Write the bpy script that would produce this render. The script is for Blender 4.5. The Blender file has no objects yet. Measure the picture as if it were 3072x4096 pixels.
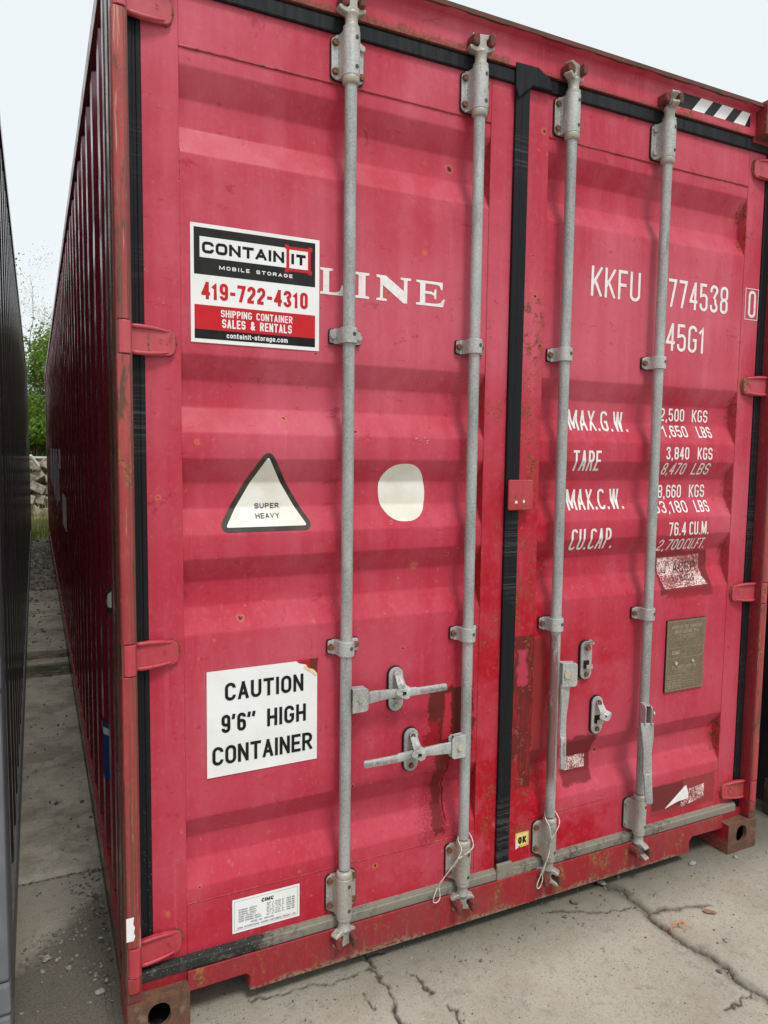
import bpy, bmesh, math, random
import numpy as np
from mathutils import Vector, Matrix, noise as mnoise
R_ = math.radians
S = bpy.context.scene
COL = S.collection
rnd = random.Random(7)

# ------------------------------------------------------------------ camera
cam = bpy.data.cameras.new('camera'); camo = bpy.data.objects.new('camera', cam); COL.objects.link(camo)
cam.sensor_fit = 'VERTICAL'; cam.sensor_height = 36.0; cam.lens = 2899.0/4096*36
cam.clip_start = 0.02; cam.clip_end = 900
r = Vector((0.9014, -0.4327, 0.0127)).normalized(); u = Vector((0.0241, 0.0794, 0.9966)).normalized()
f = r.cross(u)*-1; f.normalize(); u = f.cross(r)*-1
camo.matrix_world = Matrix(((r.x, u.x, -f.x, -0.1845), (r.y, u.y, -f.y, -1.902), (r.z, u.z, -f.z, 1.5864), (0, 0, 0, 1)))
if (camo.matrix_world.to_3x3() @ Vector((0, 0, -1))).y < 0:
    f = -f
    camo.matrix_world = Matrix(((r.x, u.x, -f.x, -0.1845), (r.y, u.y, -f.y, -1.902), (r.z, u.z, -f.z, 1.5864), (0, 0, 0, 1)))
S.camera = camo
S.render.resolution_x = 768; S.render.resolution_y = 1024

# ------------------------------------------------------------------ world + sun (thin overcast)
SUN = Vector((0.05, -0.50, 0.88)).normalized()
w = bpy.data.worlds.new('World'); S.world = w; w.use_nodes = True
nt = w.node_tree; nt.nodes.clear()
out = nt.nodes.new('ShaderNodeOutputWorld'); bg = nt.nodes.new('ShaderNodeBackground')
sky = nt.nodes.new('ShaderNodeTexSky'); sky.sky_type = 'NISHITA'; sky.sun_disc = False
sky.sun_elevation = math.asin(SUN.z); sky.sun_rotation = math.atan2(SUN.x, SUN.y)
sky.dust_density = 4; sky.air_density = 1.0; sky.ozone_density = 1.0
hs = nt.nodes.new('ShaderNodeHueSaturation'); hs.inputs['Saturation'].default_value = 0.35; hs.inputs['Value'].default_value = 1.0
mx = nt.nodes.new('ShaderNodeMix'); mx.data_type = 'RGBA'; mx.inputs['Factor'].default_value = 0.88
mx.inputs['B'].default_value = (6.15, 6.55, 6.7, 1)      # the bright cloud sheet in front of the blue
nt.links.new(sky.outputs[0], hs.inputs['Color']); nt.links.new(hs.outputs[0], mx.inputs['A'])
nt.links.new(mx.outputs['Result'], bg.inputs[0]); bg.inputs[1].default_value = 0.15
nt.links.new(bg.outputs[0], out.inputs[0])
sl = bpy.data.lights.new('sun', 'SUN'); sl.energy = 2.15; sl.angle = R_(14); sl.color = (1, 0.965, 0.91)
so = bpy.data.objects.new('sun', sl); COL.objects.link(so); so.rotation_euler = SUN.to_track_quat('Z', 'Y').to_euler()
S.view_settings.view_transform = 'Standard'; S.view_settings.look = 'None'
S.view_settings.exposure = 0.0; S.view_settings.gamma = 1.0; S.view_settings.use_curve_mapping = False
try:
    S.cycles.max_bounces = 8
except Exception: pass

# ------------------------------------------------------------------ shader helper
class NB:
    def __init__(s, name):
        s.m = bpy.data.materials.new(name); s.m.use_nodes = True; s.t = s.m.node_tree
        s.b = s.t.nodes['Principled BSDF']; s.o = s.t.nodes['Material Output']
        g = s.t.nodes.new('ShaderNodeNewGeometry'); s.P = g.outputs['Position']; s.Nn = g.outputs['Normal']
        sp = s.t.nodes.new('ShaderNodeSeparateXYZ'); s.t.links.new(s.P, sp.inputs[0]); s.x, s.y, s.z = sp.outputs
    def put(s, sock, v):
        if isinstance(v, bpy.types.NodeSocket): s.t.links.new(v, sock)
        elif isinstance(v, (tuple, list)) and len(v) == 3 and sock.type == 'RGBA': sock.default_value = (*v, 1)
        else: sock.default_value = v
    def M(s, op, a, b=0.0, c=0.0, clamp=False):
        n = s.t.nodes.new('ShaderNodeMath'); n.operation = op; n.use_clamp = clamp
        s.put(n.inputs[0], a); s.put(n.inputs[1], b); s.put(n.inputs[2], c); return n.outputs[0]
    def add(s, a, b): return s.M('ADD', a, b)
    def sub(s, a, b): return s.M('SUBTRACT', a, b)
    def mul(s, a, b): return s.M('MULTIPLY', a, b)
    def mx(s, a, b): return s.M('MAXIMUM', a, b)
    def mn(s, a, b): return s.M('MINIMUM', a, b)
    def sm(s, v, lo, hi, a=0.0, b=1.0):
        n = s.t.nodes.new('ShaderNodeMapRange'); n.interpolation_type = 'SMOOTHSTEP'
        if not isinstance(lo, bpy.types.NodeSocket) and not isinstance(hi, bpy.types.NodeSocket) and lo > hi: lo, hi, a, b = hi, lo, b, a
        s.put(n.inputs[0], v); s.put(n.inputs[1], lo); s.put(n.inputs[2], hi); n.inputs[3].default_value = a; n.inputs[4].default_value = b
        return n.outputs[0]
    def vec(s, sx, sy, sz, off=(0, 0, 0), base=None):
        n = s.t.nodes.new('ShaderNodeMapping'); s.put(n.inputs[0], base or s.P); n.inputs['Scale'].default_value = (sx, sy, sz); n.inputs['Location'].default_value = off
        return n.outputs[0]
    def noise(s, v, sc, det=3, rough=.55, dist=0.0):
        n = s.t.nodes.new('ShaderNodeTexNoise'); s.put(n.inputs['Vector'], v); n.inputs['Scale'].default_value = sc
        n.inputs['Detail'].default_value = det; n.inputs['Roughness'].default_value = rough; n.inputs['Distortion'].default_value = dist
        return n.outputs[0]
    def vor(s, v, sc, feat='F1'):
        n = s.t.nodes.new('ShaderNodeTexVoronoi'); n.feature = feat; s.put(n.inputs['Vector'], v); n.inputs['Scale'].default_value = sc
        return n
    def mix(s, fac, a, b):
        n = s.t.nodes.new('ShaderNodeMix'); n.data_type = 'RGBA'; s.put(n.inputs['Factor'], fac); s.put(n.inputs['A'], a); s.put(n.inputs['B'], b)
        return n.outputs['Result']
    def warp(s, v, sc, amt):
        n = s.t.nodes.new('ShaderNodeTexNoise'); s.put(n.inputs['Vector'], v); n.inputs['Scale'].default_value = sc; n.inputs['Detail'].default_value = 3
        a = s.t.nodes.new('ShaderNodeVectorMath'); a.operation = 'SUBTRACT'; s.put(a.inputs[0], n.outputs['Color']); a.inputs[1].default_value = (.5, .5, .5)
        b = s.t.nodes.new('ShaderNodeVectorMath'); b.operation = 'SCALE'; s.put(b.inputs[0], a.outputs[0]); b.inputs['Scale'].default_value = amt
        c = s.t.nodes.new('ShaderNodeVectorMath'); c.operation = 'ADD'; s.put(c.inputs[0], v); s.put(c.inputs[1], b.outputs[0]); return c.outputs[0]
    def box(s, x0, x1, z0, z1, soft=.01, n=None, amt=0.0, X=None):
        X = X or s.x; Z = s.z
        if n is not None:
            o = s.mul(s.sub(n, .5), amt); X = s.add(X, o); Z = s.add(Z, o)
        a = s.mul(s.sm(X, x0-soft, x0+soft), s.sm(X, x1-soft, x1+soft, 1, 0))
        b = s.mul(s.sm(Z, z0-soft, z0+soft), s.sm(Z, z1-soft, z1+soft, 1, 0)); return s.mul(a, b)
    def bump(s, h, strength=.2, dist=.002):
        n = s.t.nodes.new('ShaderNodeBump'); n.inputs['Strength'].default_value = strength; n.inputs['Distance'].default_value = dist
        s.put(n.inputs['Height'], h); s.t.links.new(n.outputs[0], s.b.inputs['Normal'])
    def fin(s, col, rough=.5, metal=0.0, spec=.5):
        s.put(s.b.inputs['Base Color'], col); s.put(s.b.inputs['Roughness'], rough); s.put(s.b.inputs['Metallic'], metal)
        s.b.inputs['Specular IOR Level'].default_value = spec
        return s.m

RUST = (.13, .05, .022); RUSTO = (.36, .115, .045); RUSTD = (.05, .022, .014)

def m_red(name, base=(.445, .029, .056), chalk=(.585, .118, .165), deep=(.40, .006, .018), rust=0.0, rough=.36, dirt=0.0, scr=0.0, spots=True):
    n = NB(name)
    lf = n.noise(n.P, 1.3, 4); st = n.noise(n.vec(16, 16, 1.1), 1.0, 3); md = n.noise(n.P, 9, 4); fine = n.noise(n.P, 90, 3)
    blot = n.noise(n.warp(n.vec(1, 1, 1.4), 3, .5), 5.5, 5, .6)
    f1 = n.add(n.mul(n.sm(lf, .38, .64), .62), n.mul(n.sm(st, .35, .75), .30))
    f1 = n.add(f1, n.mul(n.sm(blot, .5, .75), .18))
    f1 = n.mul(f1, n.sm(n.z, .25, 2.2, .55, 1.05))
    col = n.mix(n.M('MINIMUM', f1, 1.0), base, chalk)
    # fresher red paint low on the middle of the doors
    reg = n.mul(n.sm(n.M('ABSOLUTE', n.sub(n.x, 1.27)), .10, .26, 1, 0), n.sm(n.z, .9, 2.0, 1, 0))
    reg = n.mx(reg, n.mul(n.box(1.33, 1.78, -.1, .31, .02), .9))
    reg = n.mx(reg, n.mul(n.box(1.33, 1.75, .72, .98, .12, blot, .2), .7))
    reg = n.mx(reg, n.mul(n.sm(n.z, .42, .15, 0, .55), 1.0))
    dm = n.mul(n.sm(n.add(n.mul(md, .6), n.mul(blot, .5)), .44, .66), reg)
    dm = n.mn(n.add(dm, n.mul(reg, .38)), 1.0)
    col = n.mix(dm, col, deep)
    # little scuffs
    sc_ = n.noise(n.warp(n.vec(3, 3, 9), 2, .6), 6, 5, .7)
    col = n.mix(n.mul(n.sm(sc_, .62, .68), .5), col, deep); ds_ = n.noise(n.vec(1, 1, .6), 70, 4, .75); col = n.mix(n.mul(n.sm(ds_, .50, .75), .16), col, (.62, .22, .25)); col = n.mix(n.mul(n.sm(ds_, .45, .25), .18), col, deep); sc2 = n.noise(n.warp(n.vec(1, 1, 1, (7, 1, 3)), 5, .25), 11, 6, .75); col = n.mix(n.mul(n.sm(sc2, .63, .67), .45), col, (.24, .016, .026)); col = n.mix(n.mul(n.sm(sc2, .37, .32), .3), col, chalk)
    # vertical wash streaks of chalk
    s2 = n.noise(n.vec(60, 60, 1.6), 1, 2)
    col = n.mix(n.mul(n.sm(s2, .62, .8), .14), col, (.66, .22, .26))
    if spots:
        Pw = n.warp(n.warp(n.P, 30, .022), 110, .007)
        for sc, thr, rmax, reg2 in ((9, .86, .125, .50), (24, .90, .20, .48), (70, .92, .28, .70)):
            v = n.vor(Pw, sc); rc = n.t.nodes.new('ShaderNodeSeparateColor'); n.put(rc.inputs[0], v.outputs['Color'])
            hot = n.mul(n.box(1.245, 1.34, .2, 2.72, .02), n.sm(n.noise(n.P, 4, 2), .4, .6))
            hot = n.mx(hot, n.mul(n.box(1.11, 1.20, .15, 1.75, .02), n.sm(n.noise(n.P, 5, 2), .42, .6)))
            hot = n.mx(hot, n.mul(n.box(.3, 2.4, 2.77, 2.81, .012), .8)); hot = n.mx(hot, n.mul(n.box(.60, 1.08, 1.84, 2.16, .05), .45)); hot = n.mx(hot, n.mul(n.box(.2, 1.1, .24, .42, .05), .4)); hot = n.mx(hot, n.mul(n.box(.15, .175, .5, 1.1, .004), .9))
            th = n.add(thr, n.mul(hot, reg2-thr))
            th = n.sub(th, n.mul(n.sm(n.noise(n.P, 2.2, 2), .5, .75), .05))
            sel = n.M('GREATER_THAN', rc.outputs[0], th); rad = n.add(.05, n.mul(rc.outputs[1], rmax-.03))
            d = v.outputs['Distance']
            halo = n.mul(sel, n.sm(n.M('DIVIDE', d, rad), .65, 1.2, 1, 0)); core = n.mul(sel, n.sm(n.M('DIVIDE', d, rad), .35, .68, 1, 0))
            col = n.mix(n.mul(halo, .65), col, (.58, .16, .085)); col = n.mix(core, col, (.095, .022, .016))
        # pitted orange rust clusters on the central uprights
        cl = n.noise(n.warp(n.P, 14, .05), 38, 5, .75)
        area = n.mul(n.box(1.245, 1.335, .25, 2.1, .012), n.sm(n.noise(n.vec(1.5, 1, 1), 6.5, 3), .40, .60))
        area = n.mx(area, n.mul(n.box(1.115, 1.196, .12, 1.75, .012), n.sm(n.noise(n.vec(1.5, 1, 1, (3, 0, 1)), 6.5, 3), .47, .66)))
        area = n.mx(area, n.mul(n.box(1.85, 2.2, 2.78, 2.812, .01), n.sm(n.noise(n.P, 5, 2), .35, .6)))
        for za, zb2 in ((2.36, 2.55), (.40, .54), (1.09, 1.26), (1.37, 1.54), (1.65, 1.82)):
            q_ = 1.0 if za > 2 or za < 1 else .6
            area = n.mx(area, n.mul(n.box(2.250, 2.2745, za, zb2, .008), q_*1.6)); area = n.mx(area, n.mul(n.box(1.103, 1.1135, za, zb2, .003), .7))
        rm = n.mul(area, n.sm(cl, .49, .58)); col = n.mix(n.mul(rm, .9), col, n.mix(n.sm(n.noise(n.P, 150, 2), .4, .6), (.33, .085, .03), (.12, .035, .018)))
        gb = n.noise(n.warp(n.P, 20, .04), 22, 5, .7); col = n.mix(n.mul(n.mx(n.box(.25, 1.165, 2.76, 2.800, .010, gb, .06), n.mul(n.box(1.2, 2.3, 2.76, 2.789, .006, gb, .03), .8)), .8), col, n.mix(n.sm(fine, .4, .6), (.10, .052, .036), (.26, .085, .045)))
        # drab primer repairs and their brushed edges
        def rep(x0, x1, z0, z1, amt=.05, soft=.006, c=(.125, .018, .016), k=.95):
            nonlocal col
            nn = n.noise(n.warp(n.P, 30, .03), 18, 6, .75); ms = n.box(x0, x1, z0, z1, soft, nn, amt); col = n.mix(n.mul(ms, k), col, c)
        rep(.925, 1.095, .625, .835, .13, .003, (.28, .012, .018), .9); rep(.972, 1.095, .585, .832, .10, .003); rep(.927, .99, .735, .832, .08, .003)
        rep(.985, 1.012, .665, .815, .06, .003, (.50, .03, .05), .92)
        spk2 = n.noise(n.P, 170, 3, .7); mL = n.box(.922, 1.02, .335, .62, .02, blot, .16); col = n.mix(n.mul(n.mul(mL, n.sm(spk2, .40, .56)), .75), col, (.25, .014, .022)); rep(.955, .998, .34, .62, .11, .004, (.15, .016, .016), .9)
        rep(1.250, 1.337, .44, .975, .07, .004); br_ = n.noise(n.vec(60, 60, 7), 1, 5, .7); col = n.mix(n.mul(n.mul(n.box(1.250, 1.337, .40, .97, .006, blot, .05), n.sm(br_, .50, .60)), .75), col, (.36, .016, .024)); col = n.mix(n.mul(n.mul(n.box(1.250, 1.337, .40, .97, .006), n.sm(cl, .58, .63)), .8), col, (.30, .10, .05)); rep(1.337, 1.385, .47, .955, .04, .008, (.24, .03, .03), .85)
        rep(1.268, 1.31, .80, .93, .07, .006, (.50, .05, .09), .8)
        rep(1.495, 1.63, .395, .58, .05, .005, (.17, .018, .024), .88)
        rep(1.915, 2.185, 1.065, 1.224, .03, .004, (.15, .018, .024), .9); rep(1.945, 2.195, 1.05, 1.085, .05, .006, (.26, .02, .03), .85)
        rep(1.905, 2.255, .198, .322, .03, .005, (.24, .035, .04), .75); rep(1.915, 2.08, .222, .318, .006, .002, (.15, .026, .026), .95)
        rep(1.97, 2.06, .49, .53, .07, .02, (.36, .035, .06), .6)
        rep(.495, .551, .925, .981, .01, .002, (.40, .012, .02), .9); rep(.525, .551, .945, .981, .03, .003, (.12, .03, .02), .9)
        # thin run of old paint
        dx = n.M('ABSOLUTE', n.sub(n.x, n.add(1.005, n.mul(n.sub(n.noise(n.vec(1, 1, 9), 1.0, 2), .5), .05))))
        col = n.mix(n.mul(n.sm(dx, .0018, .0035, 1, 0), n.box(.9, 1.1, .38, .60, .01)), col, (.12, .01, .012))
    if rust:
        rn = n.noise(n.warp(n.vec(1, 1, .35), 6, .25), 16, 6, .68); col = n.mix(n.sm(rn, .66-rust*.32, .76-rust*.3), col, n.mix(n.sm(fine, .4, .6), RUST, RUSTO))
    if scr:
        v1 = n.noise(n.vec(130, 130, 1.3), 1, 3, .6); v2 = n.noise(n.vec(60, 60, 2.5, (4, 4, 0)), 1, 4, .7)
        v3 = n.noise(n.warp(n.vec(22, 22, 5), 1, .6), 1, 5, .7); col = n.mix(n.mul(n.sm(v1, .52, .62), scr), col, (.115, .06, .035)); col = n.mix(n.mul(n.sm(v3, .55, .62), scr), col, (.085, .05, .028)); col = n.mix(n.mul(n.sm(v2, .62, .68), scr*.8), col, (.50, .33, .24))
    if dirt:
        dn = n.noise(n.vec(22, 22, 3.5), 1, 5, .7); low = n.sm(n.z, .15, .035)
        low = n.mul(n.sub(.16, n.z), 7.0)
        dmk = n.mul(n.sm(n.add(dn, n.mul(low, .22)), .66, .84), dirt*.7)
        col = n.mix(n.M('MINIMUM', dmk, 1.0), col, n.mix(n.sm(md, .4, .6), (.23, .17, .12), (.10, .055, .03)))
        edge = n.mul(n.sm(n.add(n.z, n.mul(n.sub(md, .5), .06)), .056, .040, 0, 1), dirt*.8)
        col = n.mix(n.mul(edge, .85), col, n.mix(n.sm(fine, .45, .6), (.27, .21, .15), RUST))
        spk = n.vor(n.warp(n.P, 60, .01), 110); col = n.mix(n.mul(n.mul(n.sm(spk.outputs['Distance'], .06, .2, 1, 0), n.mul(n.sm(n.x, 1.25, 1.45), n.sm(n.noise(n.P, 7, 2), .5, .62))), dirt*.6), col, (.42, .28, .22))
    n.bump(n.add(n.mul(md, .5), n.mul(fine, .25)), .16, .0025)
    return n.fin(col, n.sm(md, .3, .7, rough-.06, rough+.14), 0, .20 if spots else .45)

def m_galv(name, c=(.36, .365, .355), rust=0.0, warm=0.0, rough=.5, over=False):
    n = NB(name)
    a = n.noise(n.P, 180, 3, .6); b = n.noise(n.vec(14, 14, 4), 1, 4, .6); v = n.vor(n.P, 260)
    vc = n.t.nodes.new('ShaderNodeSeparateColor'); n.put(vc.inputs[0], v.outputs['Color'])
    g = n.add(n.mul(n.sm(b, .3, .7), .5), n.mul(vc.outputs[0], .28)); g = n.add(g, n.mul(n.sm(a, .35, .65), .25))
    col = n.mix(n.M('MINIMUM', g, 1.0), tuple(k*.55 for k in c), tuple(min(1, k*1.40) for k in c))
    if warm: col = n.mix(n.mul(n.sm(n.noise(n.P, 25, 4), .4, .65), warm), col, (.42, .35, .26))
    if over:
        o1 = n.noise(n.warp(n.vec(30, 30, 6), 1, .5), 1, 5, .7); mk_ = n.mul(n.sm(n.x, 1.400, 1.392), n.mul(n.sm(n.z, .42, .5), n.sm(n.z, .99, .97)))
        col = n.mix(n.mul(n.mul(mk_, n.sm(o1, .36, .46)), .85), col, (.20, .06, .055)); col = n.mix(n.mul(n.mul(n.sm(o1, .66, .68), n.sm(n.z, .2, .3)), n.sm(n.z, .6, .5)), col, (.22, .03, .035))
    dk = n.noise(n.vec(40, 40, 5), 1, 4, .7); col = n.mix(n.mul(n.sm(dk, .58, .72), .55), col, (.13, .125, .105)); col = n.mix(n.mul(n.sm(n.noise(n.warp(n.P, 12, .1), 16, 5, .7), .60, .70), .35), col, (.30, .19, .12))
    if rust:
        rn = n.noise(n.P, 70, 5, .7); col = n.mix(n.mul(n.sm(rn, .56-rust*.2, .68-rust*.15), .85), col, n.mix(n.sm(a, .4, .6), RUST, RUSTO))
    n.bump(n.add(a, n.mul(b, .5)), .22, .0012)
    return n.fin(col, rough, .25, .5)

def m_simple(name, c, c2=None, sc=20, rough=.6, metal=0.0, bump=.15, spec=.25, bd=.002, lo=.35, hi=.65, stretch=(1, 1, 1)):
    n = NB(name); a = n.noise(n.vec(*stretch), sc, 5, .6)
    n.bump(a, bump, bd); return n.fin(n.mix(n.sm(a, lo, hi), c, c2 or tuple(k*.75 for k in c)), rough, metal, spec)

M = {}
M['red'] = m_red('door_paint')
M['redframe'] = m_red('frame_paint', (.33, .03, .045), (.50, .08, .11), rust=.50)
M['redpost'] = m_red('post_paint', (.31, .030, .036), (.42, .085, .080), (.38, .015, .025), rust=.30, scr=.85, spots=False)
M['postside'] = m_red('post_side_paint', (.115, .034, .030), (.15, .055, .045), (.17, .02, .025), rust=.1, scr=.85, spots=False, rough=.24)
M['redhinge'] = m_red('hinge_paint', (.44, .040, .062), (.50, .095, .115), (.36, .02, .03), rust=.34, spots=False)
M['sill'] = m_red('sill_paint', (.24, .026, .034), (.31, .07, .07), (.30, .014, .02), rust=.34, dirt=1.0, spots=False)
M['header'] = m_red('header_paint', rust=.06)
M['lip'] = m_simple('rusty_lip_edge', (.085, .055, .042), (.17, .05, .045), 22, .8, bump=.5)
def m_cast():
    n = NB('rusty_casting_steel'); a = n.noise(n.P, 26, 6, .7); b = n.noise(n.warp(n.P, 12, .06), 14, 5, .65); c = n.noise(n.P, 150, 4, .7)
    col = n.mix(n.sm(a, .35, .65), (.155, .078, .048), (.095, .050, .034)); col = n.mix(n.mul(n.sm(b, .58, .68), .75), col, (.24, .035, .035)); col = n.mix(n.mul(n.sm(c, .55, .66), .5), col, (.26, .12, .06))
    col = n.mix(n.mul(n.sm(n.noise(n.vec(1, 1, 1, (5, 2, 1)), 20, 4), .56, .7), .5), col, (.25, .19, .14)); n.bump(n.add(a, n.mul(c, .6)), .5, .002); return n.fin(col, .75, 0, .3)
M['cast'] = m_cast()
M['castred'] = m_red('casting_side_paint', (.22, .018, .026), (.24, .03, .04), rust=.12, dirt=.5, spots=False)
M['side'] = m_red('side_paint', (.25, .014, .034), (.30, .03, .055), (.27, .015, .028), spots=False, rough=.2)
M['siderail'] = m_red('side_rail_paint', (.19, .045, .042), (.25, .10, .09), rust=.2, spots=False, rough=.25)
def m_keep():
    n = NB('rusty_keeper_paint'); a = n.noise(n.P, 45, 6, .7); c = n.noise(n.P, 160, 4, .7)
    col = n.mix(n.sm(a, .42, .58), (.19, .028, .028), (.105, .045, .035)); col = n.mix(n.mul(n.sm(c, .55, .65), .6), col, (.28, .14, .09)); n.bump(n.add(a, c), .5, .002); return n.fin(col, .7, 0, .3)
M['keeper'] = m_keep()
M['galv'] = m_galv('galvanised_steel', (.41, .415, .405)); M['galvw'] = m_galv('weathered_galvanised_steel', (.37, .36, .33), warm=.4)
M['galvb'] = m_galv('pipe_galvanised_steel', (.355, .368, .362), rough=.5); M['galvo'] = m_galv('red_smeared_pipe_steel', (.35, .36, .355), rough=.5, over=True)
M['bolt'] = m_galv('rusted_bolt_steel', (.15, .075, .045), rust=.8, rough=.75); M['boltg'] = m_galv('pale_bolt_steel', (.42, .42, .38), rust=.05)
M['rivet'] = m_galv('yellowed_rivet_steel', (.48, .45, .34), rough=.35)
M['screw'] = m_simple('dark_screw', (.045, .045, .045), (.10, .10, .10), 120, .5)
M['rubber'] = m_simple('door_seal_rubber', (.008, .009, .011), (.018, .020, .022), 12, .5, spec=.18, stretch=(6, 6, .6))
M['pad'] = m_simple('black_pad', (.012, .012, .013), (.02, .02, .02), 50, .6)
def m_dustrub():
    n = NB('dusty_seal_rubber'); a = n.noise(n.P, 60, 6, .7); b = n.noise(n.vec(1, 1, 1), 4, 3)
    v = n.noise(n.P, 260, 2)
    g = n.add(n.mul(a, .6), n.mul(b, .55)); g = n.add(g, n.mul(n.sm(n.x, .1, .9, -.14, .10), 1.0))
    col = n.mix(n.sm(g, .44, .68), (.024, .026, .024), (.22, .205, .165)); bl_ = n.noise(n.warp(n.P, 8, .1), 13, 5, .7); col = n.mix(n.mul(n.sm(bl_, .56, .66), .7), col, (.045, .045, .04)); col = n.mix(n.mul(n.sm(v, .66, .7), .6), col, (.55, .52, .45))
    n.bump(a, .4, .0015); return n.fin(col, .75, 0, .3)
M['dustrub'] = m_dustrub()
def m_midrub():
    n = NB('scuffed_seal_rubber'); a = n.noise(n.P, 90, 6, .7); sc = n.noise(n.vec(3, 3, 260), 1, 2); band = n.noise(n.vec(1, 1, 1.3), 1.6, 2)
    v = n.noise(n.P, 240, 2)
    fac = n.mul(n.mul(n.sm(sc, .5, .62), n.sm(band, .5, .6)), .5)
    col = n.mix(fac, (.009, .010, .012), (.085, .09, .09)); col = n.mix(n.mul(n.sm(v, .70, .73), n.sm(n.z, .2, 1.0, .7, 0)), col, (.5, .5, .47))
    n.bump(n.add(a, sc), .25, .001); return n.fin(col, .5, 0, .18)
M['rub'] = m_midrub()
M['white'] = m_simple('white_vinyl', (.82, .83, .83), (.76, .77, .76), 7, .38, bump=.35, bd=.002); M['black'] = m_simple('black_print', (.012, .012, .012), (.018, .018, .018), 30, .5, bump=.08, spec=.12)
M['blackgl'] = m_simple('black_vinyl_panel', (.014, .015, .014), (.022, .022, .021), 14, .3, bump=.5, bd=.002, spec=.2)
M['redp'] = m_simple('red_print', (.56, .012, .022), (.50, .012, .02), 20, .4, bump=.08)
def m_letter():
    n = NB('white_marking_vinyl'); a = n.noise(n.P, 60, 5, .6); v = n.t.nodes.new('ShaderNodeTexVoronoi'); v.feature = 'DISTANCE_TO_EDGE'; n.put(v.inputs['Vector'], n.warp(n.P, 20, .03)); v.inputs['Scale'].default_value = 26
    col = n.mix(n.sm(a, .45, .75), (.80, .785, .775), (.66, .60, .59)); col = n.mix(n.mul(n.sm(v.outputs['Distance'], .006, .016, 1, 0), n.sm(n.noise(n.P, 9, 2), .5, .62)), col, (.62, .40, .41)); col = n.mix(n.sm(n.noise(n.P, 130, 3, .7), .73, .76), col, (.46, .10, .12))
    return n.fin(col, .5, 0, .2)
M['letter'] = m_letter()
M['tri_black'] = m_simple('faded_black_print', (.028, .024, .022), (.07, .055, .04), 18, .4); M['cream'] = m_simple('aged_white_vinyl', (.80, .79, .75), (.70, .67, .58), 9, .42)
M['yellow'] = m_simple('yellow_vinyl', (.72, .60, .10), (.78, .66, .25), 40, .5); M['tear'] = m_simple('torn_paper_edge', (.75, .70, .55), (.75, .50, .12), 80, .8)
M['plate'] = m_simple('bronze_id_plate', (.26, .205, .135), (.145, .11, .075), 260, .42, .35, bump=.4, bd=.0006); M['plateink'] = m_simple('plate_engraving', (.50, .43, .31), (.38, .31, .22), 300, .5, .3)
M['greyink'] = m_simple('grey_print', (.12, .12, .12), (.2, .2, .2), 200, .6)
def m_scrap():
    n = NB('scraped_label_residue'); a = n.noise(n.warp(n.P, 60, .03), 150, 4, .7); a2 = n.noise(n.P, 14, 2)
    return n.fin(n.mix(n.sm(n.add(a, n.mul(n.sub(a2, .5), .45)), .49, .56), (.26, .045, .05), (.74, .60, .57)), .6)
M['scrap'] = m_scrap()
M['cable'] = m_simple('white_coated_cable', (.62, .58, .50), (.25, .13, .07), 110, .6, lo=.5, hi=.7); M['ferrule'] = M['galvw']
M['neighbour'] = m_simple('dark_side_paint', (.045, .042, .050), (.07, .064, .072), 3, .16, bump=0, spec=.7, stretch=(8, 8, .4)); M['greypost'] = m_simple('grey_post_paint', (.17, .175, .19), (.13, .135, .15), 6, .4, bump=.15, stretch=(3, 3, .8))
M['navy'] = m_simple('navy_side_paint', (.012, .014, .022), (.03, .028, .03), 5, .38, bump=.2); M['navyrust'] = m_simple('brown_casting_paint', (.11, .075, .055), (.055, .035, .025), 14, .7, bump=.4)
M['dark'] = m_simple('dark_interior', (.012, .010, .009), (.02, .016, .014), 20, .9)
M['roof'] = m_simple('roof_paint', (.30, .12, .12), (.22, .1, .09), 4, .6)
M['orange'] = m_simple('orange_plastic', (.66, .20, .06), (.55, .17, .06), 50, .4); M['leafm'] = m_simple('brown_leaf', (.24, .13, .07), (.34, .20, .12), 80, .7)
M['stone'] = m_simple('pale_stone', (.34, .33, .30), (.22, .21, .19), 120, .85, bump=.5); M['stoned'] = m_simple('dark_stone', (.14, .13, .115), (.09, .085, .075), 120, .85, bump=.5)
M['block'] = m_simple('weathered_concrete_block', (.38, .34, .275), (.19, .165, .125), 9, .9, bump=.6, bd=.01)
M['timberm'] = m_simple('grey_timber', (.33, .29, .22), (.18, .15, .11), 14, .9, stretch=(1, 8, 8))
M['railm'] = m_simple('pale_rail_paint', (.62, .62, .58), (.5, .5, .46), 8, .6); M['raildk'] = m_simple('rusty_brown_board', (.12, .085, .06), (.08, .05, .04), 8, .8)
M['bark'] = m_simple('bark', (.13, .10, .075), (.07, .055, .04), 20, .95, bump=.6, bd=.01)
M['leafa'] = m_simple('spring_leaves', (.19, .31, .035), (.09, .17, .022), 2.5, .6, bump=0); M['leafb'] = m_simple('backlit_leaves', (.42, .50, .24), (.30, .38, .16), 2.5, .6, bump=0)  # leafb is lightened: backlight put into the leaf colour
M['grassm'] = m_simple('grass_blades', (.13, .20, .04), (.20, .19, .08), 3, .7, bump=0); M['strawm'] = m_simple('dry_grass_stalks', (.42, .34, .20), (.3, .24, .14), 10, .8, bump=0)
for k in ('leafa', 'leafb', 'grassm'):      # thin leaves let light through
    n_ = M[k].node_tree; b_ = n_.nodes['Principled BSDF']; tr = n_.nodes.new('ShaderNodeBsdfTranslucent'); ms = n_.nodes.new('ShaderNodeMixShader'); ms.inputs[0].default_value = .4
    n_.links.new(b_.inputs['Base Color'].links[0].from_socket, tr.inputs[0]); n_.links.new(b_.outputs[0], ms.inputs[1]); n_.links.new(tr.outputs[0], ms.inputs[2]); n_.links.new(ms.outputs[0], n_.nodes['Material Output'].inputs[0])

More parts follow.
